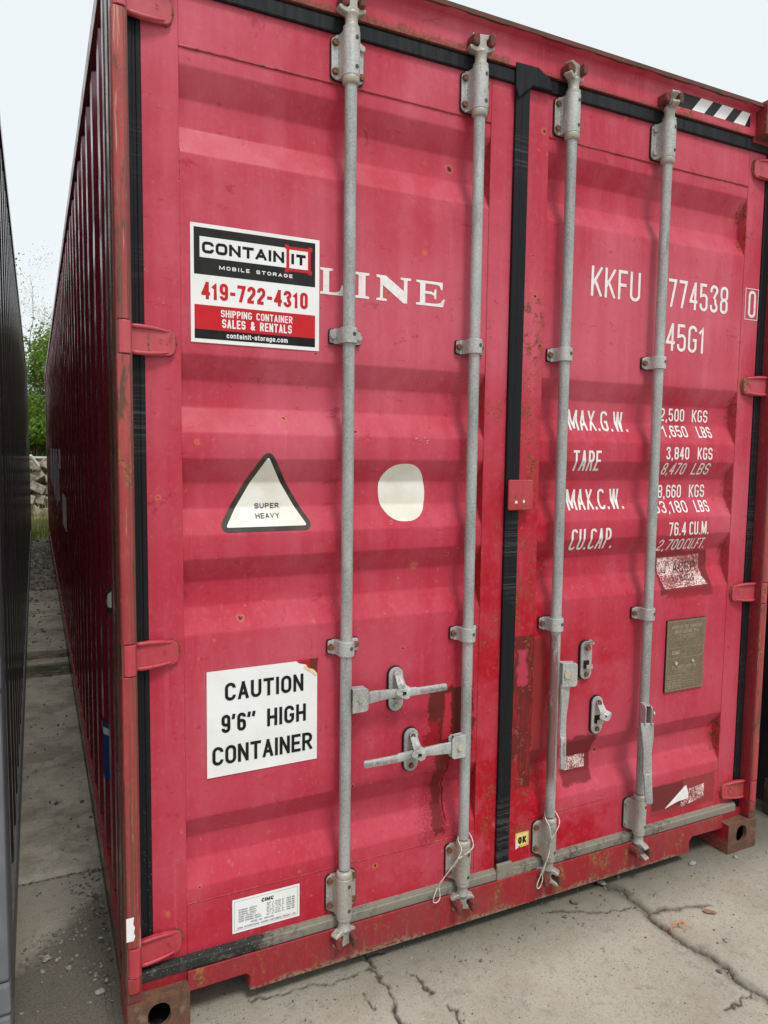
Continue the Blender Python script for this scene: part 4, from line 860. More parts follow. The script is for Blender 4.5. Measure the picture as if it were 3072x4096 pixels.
for k, (cx, cz, mode, parent) in enumerate(((.8045, .8575, 'on', DL), (.861, .6545, 'on', DL), (1.5575, .862, 'up', DR), (1.617, .654, 'down', DR))):
    c = place('handle_catch', catch_me, 'galv', RC, (cx, 0, cz), bevel=.0015); place('rubber_pad', cpad, 'pad', c, (0, 0, 0))
    place('bolt', bolt_me, 'bolt' if k != 0 else 'rivet', c, (0, .044, .047), (0, .3, 0), (1.1, 1, 1.1)); place('bolt', bolt_me, 'boltg' if k == 0 else 'bolt', c, (0, .050, -.050), (0, .1, 0), (.9, 1, .9))
    place('slot', sq_me, 'dark', c, (0, .0485, -.006)); place('lock_tab', tab_me, 'galvw', c, (.006, .050, -.030), bevel=.001)
    if mode == 'on':
        place('retainer', lev_me, 'galv', c, (.002, .0455, .045), bevel=.0015); place('hole', hole_me, 'dark', c, (.001, -.0055, .004), (0, 0, 0), (.9, 1, .9))
    elif mode == 'down':
        place('retainer', lev_me, 'galv', c, (.002, .0455, .045), (0, R_(-4), 0), (1, .7, .92), bevel=.0015); place('hole', hole_me, 'dark', c, (.003, .009, .009), (0, R_(30), 0), (.9, 1, .5))
    else:
        place('retainer', lev_me, 'galvw', c, (-.004, .046, .052), (0, R_(200), 0), (.6, .3, .45), bevel=.0015)

# ---- centre lock plate
b = B(); b.prism(rrect(1.192, 1.290, 1.404, 1.503, .006, 3), 'y', .030, .038); b.prism(rect(1.246, 1.27, 1.408, 1.500), 'y', .038, .0608); cp = b.obj('centre_lock_plate', 'redhinge', RC, bevel=.003)
for (xx, zz, s_) in ((1.222, 1.430, .005), (1.252, 1.432, .004)): sheet([(xx-s_, zz-.004), (xx+s_, zz-.003), (xx+s_*.8, zz+.004), (xx, zz+.006), (xx-s_, zz+.002)], .0298, 'letter', cp, 'paint_chip')

# ---- painted markings (serif LINE)
def poly(pts, name='lettering', y=YP-.0009, mat='letter', parent=None, ex=None):
    b = B(); b.add([(p[0], y, p[1]) for p in pts], [tuple(range(len(pts)))]); me = b.me(name, False)
    bm = bmesh.new(); bm.from_mesh(me); bmesh.ops.triangulate(bm, faces=bm.faces); bm.to_mesh(me); bm.free(); zz_ = [p[1] for p in pts]; return link(name, drape_mesh(me, min(zz_), max(zz_), .02), mat, parent or DL)
zt, zb = 2.104, 2.031
poly([(.552, zt), (.590, zt), (.590, zt-.006), (.579, zt-.008), (.579, zb+.007), (.596, zb+.007), (.611, zb+.012), (.618, zb+.030), (.624, zb+.030), (.621, zb), (.552, zb), (.552, zb+.006), (.561, zb+.008), (.561, zt-.008), (.552, zt-.006)])
poly([(.657, zt), (.704, zt), (.704, zt-.006), (.692, zt-.008), (.692, zb+.008), (.704, zb+.006), (.704, zb), (.657, zb), (.657, zb+.006), (.670, zb+.008), (.670, zt-.008), (.657, zt-.006)])
poly([(.727, zt), (.757, zt), (.817, zb+.034), (.817, zt-.008), (.806, zt-.006), (.806, zt), (.841, zt), (.841, zt-.006), (.829, zt-.008), (.829, zb-.001), (.816, zb-.001), (.748, zt-.028), (.748, zb+.008), (.761, zb+.006), (.761, zb), (.727, zb), (.727, zb+.006), (.739, zb+.008), (.739, zt-.009), (.727, zt-.006)])
poly([(.859, zt), (.950, zt), (.950, zt-.022), (.945, zt-.022), (.938, zt-.010), (.926, zt-.008), (.890, zt-.008), (.890, zt-.030), (.912, zt-.030), (.920, zt-.034), (.922, zt-.022), (.928, zt-.022), (.928, zb+.022), (.922, zb+.022), (.920, zt-.042), (.912, zt-.038), (.890, zt-.038), (.890, zb+.008), (.928, zb+.008), (.944, zb+.012), (.953, zb+.024), (.959, zb+.024), (.952, zb), (.859, zb), (.859, zb+.006), (.872, zb+.008), (.872, zt-.008), (.859, zt-.006)])
LW = .0092
def mk(t, x0, x1, z0, z1, th=LW, dr=True, rf=.46, gap=.26, par=None): return lettering(t, x0, x1, z0, z1, th, 'letter', par or DR, drape=dr, rf=rf, gap=gap)
mk('KKFU', 1.530, 1.752, 2.126, 2.226, .0105); mk('774538', 1.888, 2.194, 2.124, 2.224, .0105, gap=.30); lettering('0', 2.305, 2.346, 2.123, 2.225, .0105, 'letter', DR, y=YD, rf=.46)
b = B()
for (a, c) in (((2.289, 2.1155), (2.358, 2.1155)), ((2.358, 2.1155), (2.3595, 2.2315)), ((2.3595, 2.2315), (2.288, 2.2315)), ((2.288, 2.2315), (2.289, 2.1155))): pass
stroke(b, [(2.289, 2.1155), (2.358, 2.1155), (2.3595, 2.2315), (2.288, 2.2315)], True, .0026, YD-.0009, lambda a, c, y: (a, y, c), False); link('marking_frame', b.me('f', False), 'letter', DR)
mk('45G1', 1.886, 2.083, 1.969, 2.067, .0105)
mk('MAX.G.W.', 1.477, 1.745, 1.671, 1.742, .0082); mk('2,500', 1.911, 2.034, 1.716, 1.763, .0062); mk('KGS', 2.075, 2.158, 1.716, 1.763, .0062); mk('1,650', 1.912, 2.038, 1.657, 1.700, .0058); mk('LBS', 2.092, 2.166, 1.657, 1.700, .0058)
mk('TARE', 1.480, 1.604, 1.531, 1.602, .0082); mk('3,840', 1.912, 2.029, 1.574, 1.620, .0062); mk('KGS', 2.074, 2.153, 1.574, 1.620, .0062); mk('8,470', 1.910, 2.027, 1.517, 1.561, .0058); mk('LBS', 2.066, 2.155, 1.517, 1.561, .0058)
mk('MAX.C.W.', 1.482, 1.738, 1.394, 1.466, .0082); mk('8,660', 1.914, 2.034, 1.429, 1.478, .0062); mk('KGS', 2.077, 2.158, 1.429, 1.478, .0062); mk('63,180', 1.880, 2.050, 1.374, 1.418, .0058); mk('LBS', 2.093, 2.165, 1.374, 1.418, .0058)
mk('CU.CAP.', 1.483, 1.680, 1.253, 1.329, .0082); mk('76.4', 1.942, 2.030, 1.288, 1.339, .0062); mk('CU.M.', 2.048, 2.152, 1.288, 1.339, .0062); mk('2,700', 1.912, 2.040, 1.230, 1.274, .0058); mk('CU.FT.', 2.050, 2.162, 1.230, 1.274, .0058)

# ---- stickers
S1 = sheet(rect(.192, .549, 1.870, 2.176), YP-.0018, 'white', RC, 'sticker'); Y1 = YP-.0024
sheet(rect(.201, .5365, 2.046, 2.166), Y1, 'blackgl', S1, 'black_panel', .0002); sheet(rect(.216, .452, 2.090, 2.143), Y1-.0002, 'white', S1, 'white_bar', .0002)
lettering('CONTAIN', .222, .446, 2.101, 2.131, .0078, 'black', S1, y=Y1-.0004, rf=.3, gap=.14, off=.0001)
b = B(); b.prism(rect(.452, .523, 2.0815, 2.148), 'y', Y1-.0006, Y1-.0004)
rs = b.obj('red_square', 'redp', S1)
for cx, cz in ((.4535, 2.083), (.5215, 2.083), (.4535, 2.1465), (.5215, 2.1465)): sheet(rect(cx-.0055, cx+.0055, cz-.0055, cz+.0055), Y1-.0005, 'redp', S1, 'red_corner', .00015)
sheet(rect(.4605, .5145, 2.090, 2.1395), Y1-.0008, 'white', S1, 'white_square', .0002); lettering('IT', .466, .508, 2.101, 2.1295, .0082, 'black', S1, y=Y1-.001, rf=.3, gap=.22, off=.0001)
lettering('MOBILE STORAGE', .267, .470, 2.0635, 2.073, .0021, 'white', S1, y=Y1-.0003, rf=.35, gap=.45, off=.0001)
lettering('419-722-4310', .220, .515, 1.983, 2.028, .0088, 'redp', S1, y=Y1, rf=.5, gap=.20, off=.0001)
sheet(rect(.2015, .537, 1.9045, 1.968), Y1, 'redp', S1, 'red_panel', .0002); sheet(rect(.2015, .537, 1.880, 1.9045), Y1, 'black', S1, 'black_strip', .0002)
lettering('SHIPPING CONTAINER', .271, .470, 1.940, 1.959, .0030, 'white', S1, y=Y1-.0003, rf=.45, gap=.25, off=.0001); lettering('SALES & RENTALS', .274, .468, 1.912, 1.935, .0038, 'white', S1, y=Y1-.0003, rf=.45, gap=.25, off=.0001)
lettering('containit-storage.com', .286, .456, 1.886, 1.899, .0023, 'white', S1, y=Y1-.0003, rf=.5, gap=.25, off=.0001)
# residue of the letter hidden behind the sticker's right edge
S2 = sheet([(.2255, .6755), (.549, .6775), (.549, .935), (.538, .949), (.519, .957), (.514, .966), (.492, .972), (.484, .979), (.226, .978)], YP-.0018, 'white', RC, 'sticker')
b = B(); b.prism([(.549, .935), (.538, .949), (.519, .957), (.514, .966), (.507, .962), (.513, .953), (.531, .942), (.543, .930)], 'y', YP-.0042, YP-.0024); b.obj('torn_corner', 'tear', S2)
Y2 = YP-.0024; lettering('CAUTION', .276, .506, .890, .941, .0088, 'black', S2, y=Y2, rf=.5, gap=.20); lettering("9'6''", .266, .362, .799, .851, .0088, 'black', S2, y=Y2, rf=.5, gap=.24); lettering('HIGH', .397, .514, .799, .851, .0088, 'black', S2, y=Y2, rf=.5, gap=.20); lettering('CONTAINER', .240, .534, .709, .762, .0088, 'black', S2, y=Y2, rf=.5, gap=.16)
S3 = sheet(rect(.294, .496, .201, .302), YD-.0003, 'white', RC, 'sticker'); Y3 = YD-.0009
b = B(); stroke(b, [(.300, .208), (.490, .208), (.490, .295), (.300, .295)], True, .0009, Y3, lambda a, c, y: (a, y, c), False); link('border', b.me('f', False), 'greyink', S3)
lettering('CIMC', .380, .416, .276, .287, .0028, 'black', S3, y=Y3, rf=.4)
rows = [('INTERNAL LENGTH', '39FT 5 45/64 IN', '12032 MM'), ('INTERNAL WIDTH', '7FT 8 19/32 IN', '2352 MM'), ('INTERNAL HEIGHT', '8FT 10 7/32 IN', '2698 MM'), ('CUBIC CAPACITY', '2700 CU.FT.', '76.4CU.M'), ('DOOR OPENING WIDTH', '7FT 8 5/8 IN', '2340 MM'), ('DOOR OPENING HEIGHT', '8FT 5 49/64 IN', '2585 MM')]
for k, (a, c, d) in enumerate(rows):
    z = .2655-.0068*k; ww = .0033
    lettering(a, .312, .312+ww*len(a)*1.08, z, z+.0046, .0007, 'greyink', S3, y=Y3); lettering(c, .395, .447, z, z+.0046, .0007, 'greyink', S3, y=Y3); lettering(d, .455, .480, z, z+.0046, .0007, 'greyink', S3, y=Y3)
lettering('MODEL NO.: 094A45B', .348, .416, .222, .227, .0007, 'greyink', S3, y=Y3); lettering('CHINA INTERNATIONAL MARINE CONTAINERS (GROUP) LTD.', .308, .484, .212, .217, .0007, 'greyink', S3, y=Y3)
# triangle
def rtri(cx, pts, rr, n=5):
    P = []; N = len(pts)
    for i in range(N):
        a, c, d = Vector(pts[i-1]), Vector(pts[i]), Vector(pts[(i+1) % N]); u1 = (a-c).normalized(); u2 = (d-c).normalized(); h = u1.angle(u2)/2; L = rr/math.tan(h); bis = (u1+u2).normalized()*rr/math.sin(h); cc = c+bis; s0 = c+u1*L-cc; s1 = c+u2*L-cc
        a0 = math.atan2(s0.y, s0.x); a1 = math.atan2(s1.y, s1.x); dd = (a1-a0+math.pi) % (2*math.pi)-math.pi
        for k in range(n+1): t = a0+dd*k/n; P.append((cc.x+rr*math.cos(t), cc.y+rr*math.sin(t)))
    return P
S4 = sheet(rtri(0, [(.258, 1.361), (.545, 1.361), (.402, 1.597)], .018), YP-.0008, 'tri_black', RC, 'warning_triangle', drape=True)
sheet(rtri(0, [(.284, 1.374), (.520, 1.374), (.402, 1.570)], .004), YP-.0016, 'cream', S4, 'white_field', .0002, drape=True)
lettering('SUPER', .371, .442, 1.424, 1.4385, .0026, 'tri_black', S4, y=YP-.0018, drape=True, rf=.5, gap=.25); lettering('HEAVY', .371, .440, 1.3965, 1.411, .0026, 'tri_black', S4, y=YP-.0018, drape=True, rf=.5, gap=.25)
P_ = []
for k in range(40):
    a = 2*math.pi*k/40; c, s_ = math.cos(a), math.sin(a); rx = .0765*(1.0 if c > 0 else 1.02)+.004*math.cos(2*a+.6); P_.append((.838+rx*math.copysign(abs(c)**.78, c)-.003*math.sin(a), 1.464+.0885*math.copysign(abs(s_)**.84, s_)))
sheet(P_, YP-.0008, 'cream', RC, 'blank_sticker', drape=True)
# id plate
b = B(); b.prism(rrect(1.952, 2.154, .688, .965, .004, 3), 'y', .0565, .0585); b.prism(rrect(1.9505, 2.1555, .6865, .9665, .004, 3), 'y', .0586, .0630, 1); pl = b.obj('id_plate', ['plate', 'pad'], RC)
YPL = .0565
def frm(x0, x1, z0, z1, t=.0009): 
    b = B(); stroke(b, rect(x0, x1, z0, z1), True, t, YPL-.0003, lambda a, c, y: (a, y, c), False); link('engraved_frame', b.me('f', False), 'plateink', pl)
def ptxt(t, x0, x1, z0, z1, th=.0016): lettering(t, x0, x1, z0, z1, th, 'plateink', pl, y=YPL, rf=.4, gap=.3, off=.0004)
frm(1.957, 2.149, .693, .960); ptxt('APPROVED FOR TRANSPORT', 1.976, 2.135, .931, .944); ptxt('UNDER CUSTOMS SEAL', 1.989, 2.118, .913, .926); frm(2.006, 2.100, .893, .907); ptxt('5 BV 3031', 2.02, 2.095, .896, .904, .001)
frm(1.96, 2.052, .818, .858); frm(2.056, 2.146, .818, .858); ptxt('CIMC', 1.982, 2.022, .832, .845, .003); ptxt('CSC SAFETY APPROVAL', 1.985, 2.112, .776, .788, .0014); frm(2.0, 2.08, .760, .773); ptxt('1149', 2.02, 2.06, .762, .771, .0012)
for k, t in enumerate(('DATE MANUFACTURED', 'IDENTIFICATION NO', 'MAXIMUM GROSS WEIGHT', 'ALLOW. STACK. WT. FOR', 'RACKING TEST LOAD VALUE')): ptxt(t, 1.962, 2.034, .747-.010*k, .752-.010*k, .0009); frm(2.038, 2.105, .7455-.010*k, .7535-.010*k, .0006)
for k, t in enumerate(('END DOOR OFF', 'ALLOW. STACK. WT.', 'RACKING TEST LOAD VALUE')): ptxt(t, 1.962, 2.034, .7185-.009*k, .7232-.009*k, .0009)
for xx in (2.003, 2.092): place('rivet', rivm, 'rivet', pl, (xx, YPL, .798), (0, 0, 0), (.8, 1, .8))
# OK sticker
S5 = sheet([(1.281, .2225), (1.293, .2275), (1.298, .233), (1.300, .2265), (1.336, .2285), (1.3355, .279), (1.280, .2795)], YD-.0003, 'yellow', RC, 'sticker')
sheet([(1.2812, .2229), (1.2925, .2277), (1.2975, .238), (1.290, .247), (1.2805, .262)], YD-.0009, 'cream', S5, 'worn_corner', .0001)
lettering('OK', 1.291, 1.3245, .2405, .2645, .0062, 'black', S5, y=YD-.001, rf=.5, gap=.25); b = B(); stroke(b, rect(1.2835, 1.3330, .2315, .2765), True, .0007, YD-.0010, lambda a, c, y: (a, y, c), False); link('border', b.me('f', False), 'black', S5)
# scraped residues
S6 = sheet([(1.936, 1.086), (2.166, 1.093), (2.146, 1.122), (2.143, 1.208), (1.924, 1.201), (1.925, 1.135)], YP-.0008, 'scrap', RC, 'scraped_label', drape=True)
lettering('J ACEP', 1.945, 2.125, 1.142, 1.182, .0038, 'tri_black', S6, y=YP-.0012, drape=True, gap=.3); lettering('YI/8404', 1.985, 2.105, 1.110, 1.134, .0022, 'tri_black', S6, y=YP-.0012, drape=True, gap=.3)
sheet([(1.514, .447), (1.606, .447), (1.605, .498), (1.509, .498)], YP-.0008, 'scrap', RC, 'scraped_label', drape=True)
sheet([(1.985, .222), (2.036, .234), (2.056, .238), (2.110, .240), (2.110, .262), (2.096, .296), (2.085, .292)], YD-.0003, 'letter', RC, 'torn_label'); 
sheet([(2.070, .213), (2.195, .228), (2.195, .285), (2.112, .279), (2.1105, .2395), (2.070, .236)], YD-.0003, 'scrap', RC, 'scraped_label')
for (xx, zz, L, a) in ((.875, 1.622, .06, 12), (1.57, .985, .0, 0)):
    for k in range(12):
        if L == 0: break
        x_ = xx-.03+.06*rnd.random(); z_ = zz-.012+.024*rnd.random(); sheet([(x_, z_), (x_+.010, z_+.0035), (x_+.010, z_+.0043), (x_, z_+.0009)], YP-.0006, 'scrap', RC, 'scratch', .0002, drape=True)
# side markings on the shaded long wall
def wstrip(y0, y1, z0, z1, z2=None, z3=None, mat='sidewhite'):
    b = B(); n = 14; vs = []
    return (y0, y1, z0, z1)
M['sidewhite'] = m_simple('dulled_white_marking', (.78, .78, .80), (.66, .66, .68), 8, .6)
M['blue'] = m_simple('blue_marking', (.03, .08, .30), (.03, .07, .25), 8, .5)
def side_mark(pts_y, zfun, mat, name='side_marking'):
    b = B(); ys = []; y = .302
    knots = [.262]; yy = .302
    while yy+.278 < 12.03: knots += [yy, yy+.068, yy+.139, yy+.207]; yy += .278
    def dx(v):
        if v < .302: return 0
        t = (v-.302) % .278; return .036*(t/.068 if t < .068 else 1 if t < .139 else max(0, 1-(t-.139)/.068))
    ys = sorted(set([pts_y[0], pts_y[1]]+[k for k in knots if pts_y[0] < k < pts_y[1]])); vs = []
    for v in ys: z0, z1 = zfun(v); vs += [(.014+dx(v)-.0012, v, z0), (.014+dx(v)-.0012, v, z1)]
    b.add(vs, [(2*i, 2*i+1, 2*i+3, 2*i+2) for i in range(len(ys)-1)]); return b.obj(name, mat, RC, fix=False)
kk = 0; y_m = .302+.278*14
while y_m < 9.9:
    a0, a1 = y_m-.139, y_m-.001; bt = .93+max(0, y_m-5)*.045; tp = 1.58
    if y_m < 4.9: tp = 1.215; bt = .95
    if kk % 4 == 3: a1 = a0+.05
    if 5.2 < y_m < 5.6: side_mark((a0, a1), lambda v: (1.40, 1.58), 'sidewhite'); 
    elif 5.6 <= y_m < 6.4: side_mark((a0, a1), lambda v: (1.08, 1.43), 'sidewhite')
    elif kk % 5 != 4: side_mark((a0, a1), lambda v, bt=bt, tp=tp: (bt, tp), 'sidewhite')
    kk += 1; y_m += .278
side_mark((.45, .64), lambda v: (1.067, 1.075+.56*(.64-v)), 'tri_black', 'side_warning_sign'); o_ = side_mark((.45, .575), lambda v: (1.088, 1.09+.56*(.58-v)), 'cream', 'side_warning_sign'); o_.location.x = -.001
side_mark((.60, .665), lambda v: (.31, .53), 'blue', 'side_sticker'); side_mark((.70, .92), lambda v: (.41, .62), 'blue', 'side_sticker'); o_ = side_mark((.70, .92), lambda v: (.575, .60), 'sidewhite', 'side_sticker'); o_.location.x = -.001

# ---- seal cables hanging on two rods (things of their own)
def cable(pts, name='seal_cable'):
    out = []
    P = [Vector(p) for p in pts]
    for i in range(len(P)-1):
        p0, p1, p2, p3 = P[max(i-1, 0)], P[i], P[i+1], P[min(i+2, len(P)-1)]
        for k in range(5):
            t = k/5; out.append(.5*((2*p1)+(-p0+p2)*t+(2*p0-5*p1+4*p2-p3)*t*t+(-p0+3*p1-3*p2+p3)*t**3))
    out.append(P[-1]); return out
def seal(X, label, jn, loop, tail, fer1, fer2):
    e = empty('wire_seal', (X, YB, .33), label, 'seal', 'cable seals hanging on the lock rods'); o = Vector((X, YB, .33))
    b = B(); ring = [jn]+[(X-.0215+a, y, z) for a, y, z in ((-.002, -.006, .318), (.000, .02, .338), (.022, .045, .352), (.042, .03, .352), (.044, .002, .335), (.030, -.016, .318))]+[jn]
    b.tube([p-o for p in cable(ring)], .0017, 7); b.tube([p-o for p in cable([jn]+tail)], .0017, 7); b.tube([p-o for p in cable(loop)], .0017, 7); b.obj('cable', 'cable', e, smooth=True)
    for (a, c) in (fer1, fer2):
        b = B(); b.tube([Vector(a)-o, Vector(c)-o], .0042, 8); autosmooth(b.obj('ferrule', 'ferrule', e), 40)
y_ = -.006
seal(1.0435, 'white wire seal looped on the second lock rod, its tail hanging left', (1.005, y_, .289), [(.948, .02, .195), (.936, .018, .170), (.933, .018, .152), (.945, .018, .146), (.957, .018, .158), (.955, .02, .192)], [(.985, .0, .26), (.968, .012, .228), (.954, .02, .200)], ((1.004, y_, .286), (.992, -.002, .266)), ((.960, .016, .214), (.950, .02, .192)))
seal(W2-1.0435, 'white wire seal looped on the third lock rod, left of the yellow sticker bracket', (1.380, y_-.002, .272), [(1.347, .0, .150), (1.333, .0, .122), (1.332, .0, .104), (1.342, -.002, .106), (1.352, -.002, .128), (1.352, .0, .150)], [(1.376, -.006, .235), (1.368, -.004, .20), (1.354, 0, .165)], ((1.380, -.009, .274), (1.374, -.009, .246)), ((1.358, -.002, .172), (1.348, 0, .148)))

#################################################################### NEIGHBOUR CONTAINERS
NL = empty('shipping_container', (-.27, 0, 0), 'dark shipping container with grey corner post standing close on the left', 'shipping container')
def nb(name, mat, x0, x1, y0, y1, z0, z1, par, org, bevel=.0):
    b = B(); b.box(x0-org[0], x1-org[0], y0, y1, z0, z1); return b.obj(name, mat, par, bevel=bevel)
org = (-.27, 0, 0); xr = -.271; xl = xr-2.438
nb('corner_post', 'greypost', xr-.06, xr-.002, .02, .30, .118, 2.778, NL, org, .012); nb('corner_casting', 'greypost', xr-.162, xr, 0, .178, 0, .118, NL, org, .008); nb('corner_casting', 'greypost', xr-.162, xr, 0, .178, 2.778, HT, NL, org, .008)
for i in range(len(KN)):
    nb('hinge_knuckle', 'greypost', xr-.035, xr+.001, .002, .045, KN[i]-.04, KN[i]+.04, NL, org, .008)
for z0, z1 in ((.15, .190), (.277, 1.005), (1.093, 1.818), (1.906, 2.63)): nb('post_edge_strip', 'greypost', xr-.034, xr, .004, .04, z0, z1, NL, org, .010)
nb('bottom_rail', 'greypost', xr-.06, xr-.004, .178, 12.014, .03, .16, NL, org, .006); nb('top_rail', 'neighbour', xr-.06, xr-.004, .178, 12.014, HT-.06, HT-.004, NL, org)
w_ = side_wall(xr-.012, .28, 12.03, .16, HT-.06, 1, 'side_wall', 'neighbour', NL); w_.location.x = .27
w_ = side_wall(xl+.012, .28, 12.03, .16, HT-.06, -1, 'side_wall', 'neighbour', NL); w_.location.x = .27
nb('end_wall', 'neighbour', xl+.04, xr-.04, .06, .12, .12, HT-.06, NL, org); nb('roof', 'neighbour', xl+.05, xr-.05, .1, 12.1, HT-.04, HT-.02, NL, org); nb('rear_post', 'neighbour', xr-.16, xr, 12.014, 12.192, 0, HT, NL, org)
nb('corner_post', 'greypost', xl+.002, xl+.06, .02, .30, .118, 2.778, NL, org, .012); nb('corner_casting', 'greypost', xl, xl+.162, 0, .178, 0, .118, NL, org); nb('sill', 'greypost', xl+.16, xr-.16, .03, .08, .03, .12, NL, org); nb('header', 'greypost', xl+.16, xr-.16, .03, .08, 2.8, 2.89, NL, org); nb('rear_post', 'neighbour', xl, xl+.16, 12.014, 12.192, 0, HT, NL, org); nb('end_wall', 'neighbour', xl+.04, xr-.04, 12.1, 12.15, .12, HT-.06, NL, org)
NR = empty('shipping_container', (2.718, 0, 0), 'dark navy shipping container glimpsed behind the red one on the right edge', 'shipping container'); org = (2.718, 0, 0); xx = 2.718
nb('corner_post', 'navy', xx+.002, xx+.07, .0, .28, .165, 2.778, NR, org, .006); nb('corner_casting', 'navyrust', xx, xx+.162, -.01, .18, 0, .162, NR, org, .006); nb('corner_casting', 'navy', xx, xx+.162, -.01, .18, 2.778, HT, NR, org, .006)
nb('corner_post', 'navy', xx+2.37, xx+2.436, .0, .28, .165, 2.778, NR, org, .006); nb('corner_casting', 'navyrust', xx+2.276, xx+2.438, -.01, .18, 0, .162, NR, org, .006); nb('sill', 'navy', xx+.162, xx+2.276, .03, .08, .03, .14, NR, org); nb('header', 'navy', xx+.162, xx+2.276, .03, .08, 2.79, 2.89, NR, org)
nb('bottom_rail', 'navy', xx+.004, xx+.06, .18, 12, .05, .2, NR, org); nb('top_rail', 'navy', xx+.004, xx+.06, .18, 12, 2.83, 2.89, NR, org); nb('door', 'navy', xx+.075, xx+1.20, .06, .11, .17, 2.74, NR, org); nb('door', 'navy', xx+1.24, xx+2.36, .06, .11, .17, 2.74, NR, org)
w_ = side_wall(xx+.012, .28, 12.0, .2, 2.84, -1, 'side_wall', 'navy', NR); w_.location.x = -xx
nb('roof', 'navy', xx+.05, xx+2.39, .1, 12, 2.86, 2.875, NR, org)

#################################################################### LOOSE THINGS ON THE GROUND
bm = bmesh.new(); bmesh.ops.create_icosphere(bm, subdivisions=2, radius=1); iv = [v.co.copy() for v in bm.verts]; fi = [tuple(v.index for v in f_.verts) for f_ in bm.faces]; bm.free()
def stone(x, y, s, mat, label, seed, flat=.6):
    b = B(); vs = []
    for v in iv:
        j = 1+.42*mnoise.noise(v*1.4+Vector((seed*3.7, 1, 2))); q = Vector((v.x*1.2, v.y*.85, v.z*flat))*j*s; q.z = max(q.z, -s*flat*.55); vs.append(q)
    b.add(vs, fi); o = b.obj('stone', mat); o.location = (x, y, s*flat*.5-.003); o.rotation_euler = (0, 0, seed); return tag(o, label, 'stone', 'loose stones on the concrete')
stone(1.764, .066, .0085, 'stone', 'pale angular stone lying against the sill near the third lock rod', 1); stone(1.678, .060, .013, 'stone', 'largest pale stone beside the start of the long crack', 2, .7)
stone(2.095, .012, .0125, 'stone', 'pale stone below the notch at the right end of the sill', 3); stone(2.29, -.028, .0105, 'stone', 'pale stone in front of the right corner casting', 4)
stone(1.504, .015, .010, 'stoned', 'dark chip of stone under the third lock rod cam', 5); stone(1.426, -.037, .007, 'stoned', 'small dark stone left of the long crack', 6)
stone(1.830, -.358, .009, 'stone', 'pale flat stone to the right of the orange cable tie', 7, .4); stone(1.684, -.450, .008, 'stoned', 'dark pebble beside the long crack near the right edge', 8); stone(2.446, -.06, .012, 'stone', 'light stone at the right edge beside the corner casting', 9)
stone(1.04, -.1, .0055, 'stoned', 'small dark pebble alone in the middle of the concrete', 10)
for k, (xx_, yy_, s_, lb) in enumerate(((-.135, 1.55, .010, 'dark stone in the alley left of the blue side sticker'), (-.13, .40, .010, 'pale stone in the gravel patch of the alley'), (-.05, .255, .012, 'grey stone by the foot of the red container in the alley'), (-.19, .47, .012, 'broad pale stone on the broken edge in the alley'))): stone(xx_, yy_, s_, 'stone' if k else 'stoned', lb, 20+k)
e = empty('cable_tie', (1.72, -.255, 0), 'orange plastic cable tie arched on the concrete beside the long crack', 'cable tie')
b = B(); P = [(-.026, -.003, .001), (-.024, .004, .012), (-.010, .008, .018), (.012, .006, .020), (.026, .002, .019)]
b.tube([Vector(p) for p in cable(P)], .0021, 6); b.obj('strap', 'orange', e, smooth=True); b = B(); b.box(.021, .032, -.002, .006, .016, .022); b.tube([(.028, .001, .019), (.031, -.006, .010), (.031, -.012, .001)], .0018, 6); b.obj('clasp', 'orange', e)
b = B(); b.prism([(-.020, .004), (-.016, .012), (.006, .010), (.022, .002), (.024, -.006), (.004, -.007), (-.016, -.004)], 'z', 0, .0035); o = b.obj('dead_leaf', 'leafm', bevel=.001); o.location = (1.899, -.232, .001); o.rotation_euler = (R_(4), R_(-5), R_(-38)); tag(o, 'brown leaf fragment lying right of the cable tie', 'leaf')
b = B(); b.prism([(-.008, 0), (0, .004), (.009, .001), (.002, -.003)], 'z', 0, .002); o = b.obj('dead_leaf', 'stoned'); o.location = (1.51, -.0, .001); tag(o, 'tiny dark curled leaf left of the long crack', 'leaf')

#################################################################### BEHIND THE ALLEY
names_ = ('topmost', 'second row', 'third row', 'fourth row', 'bottom row')
desc = {(0, 0): 'half hidden by the dark container', (0, 1): 'tilted under the white pipe end', (0, 2): 'beside the red container', (1, 0): 'tipped to the left', (1, 1): 'squarely facing the alley', (1, 2): 'leaning on the red side', (2, 0): 'wedged at the left', (2, 1): 'brownest in the middle', (2, 2): 'turned corner-on at the right', (3, 0): 'sunk at the left', (3, 1): 'lying flat in the middle', (3, 2): 'steeply tilted at the right', (4, 0): 'at the left foot of the pile', (4, 1): 'upright at the foot of the pile', (4, 2): 'on its corner at the right foot'}
rb_ = random.Random(3)
for row in range(5):
    for cc in range(3):
        w, h, d = .155*rb_.uniform(.85, 1.1), .095*rb_.uniform(.9, 1.1), .13
        o = B().box(-w, w, -d, d, -h, h).obj('concrete_block', 'block', bevel=.012); o.location = (-.47+.27*cc+(.10 if row % 2 else 0)+rb_.uniform(-.03, .03), 16.6+.1*rb_.random(), 1.16-.255*row+rb_.uniform(-.03, .03))
        o.rotation_euler = (R_(rb_.uniform(-20, 20)), R_(rb_.uniform(-42, 42)), R_(rb_.uniform(-35, 35)))
        tag(o, 'concrete block in the %s of the pile, %s' % (names_[row], desc[(row, cc)]), 'concrete block', 'blocks heaped behind the containers')
b = B()
for k in range(10):
    x = -.9+.2*k; b.box(x, x+.17, 17.1, 17.4, 0, .9+.1*math.sin(k))
pb = b; o = pb.obj('shaded_rubble', 'dark', bevel=.02, kind='stuff')  # near-black rubble backing, shade between the blocks put into its colour
g = empty('guard_rail', (0, 22, 0), 'low fence with a pale top rail across the end of the alley', 'fence')
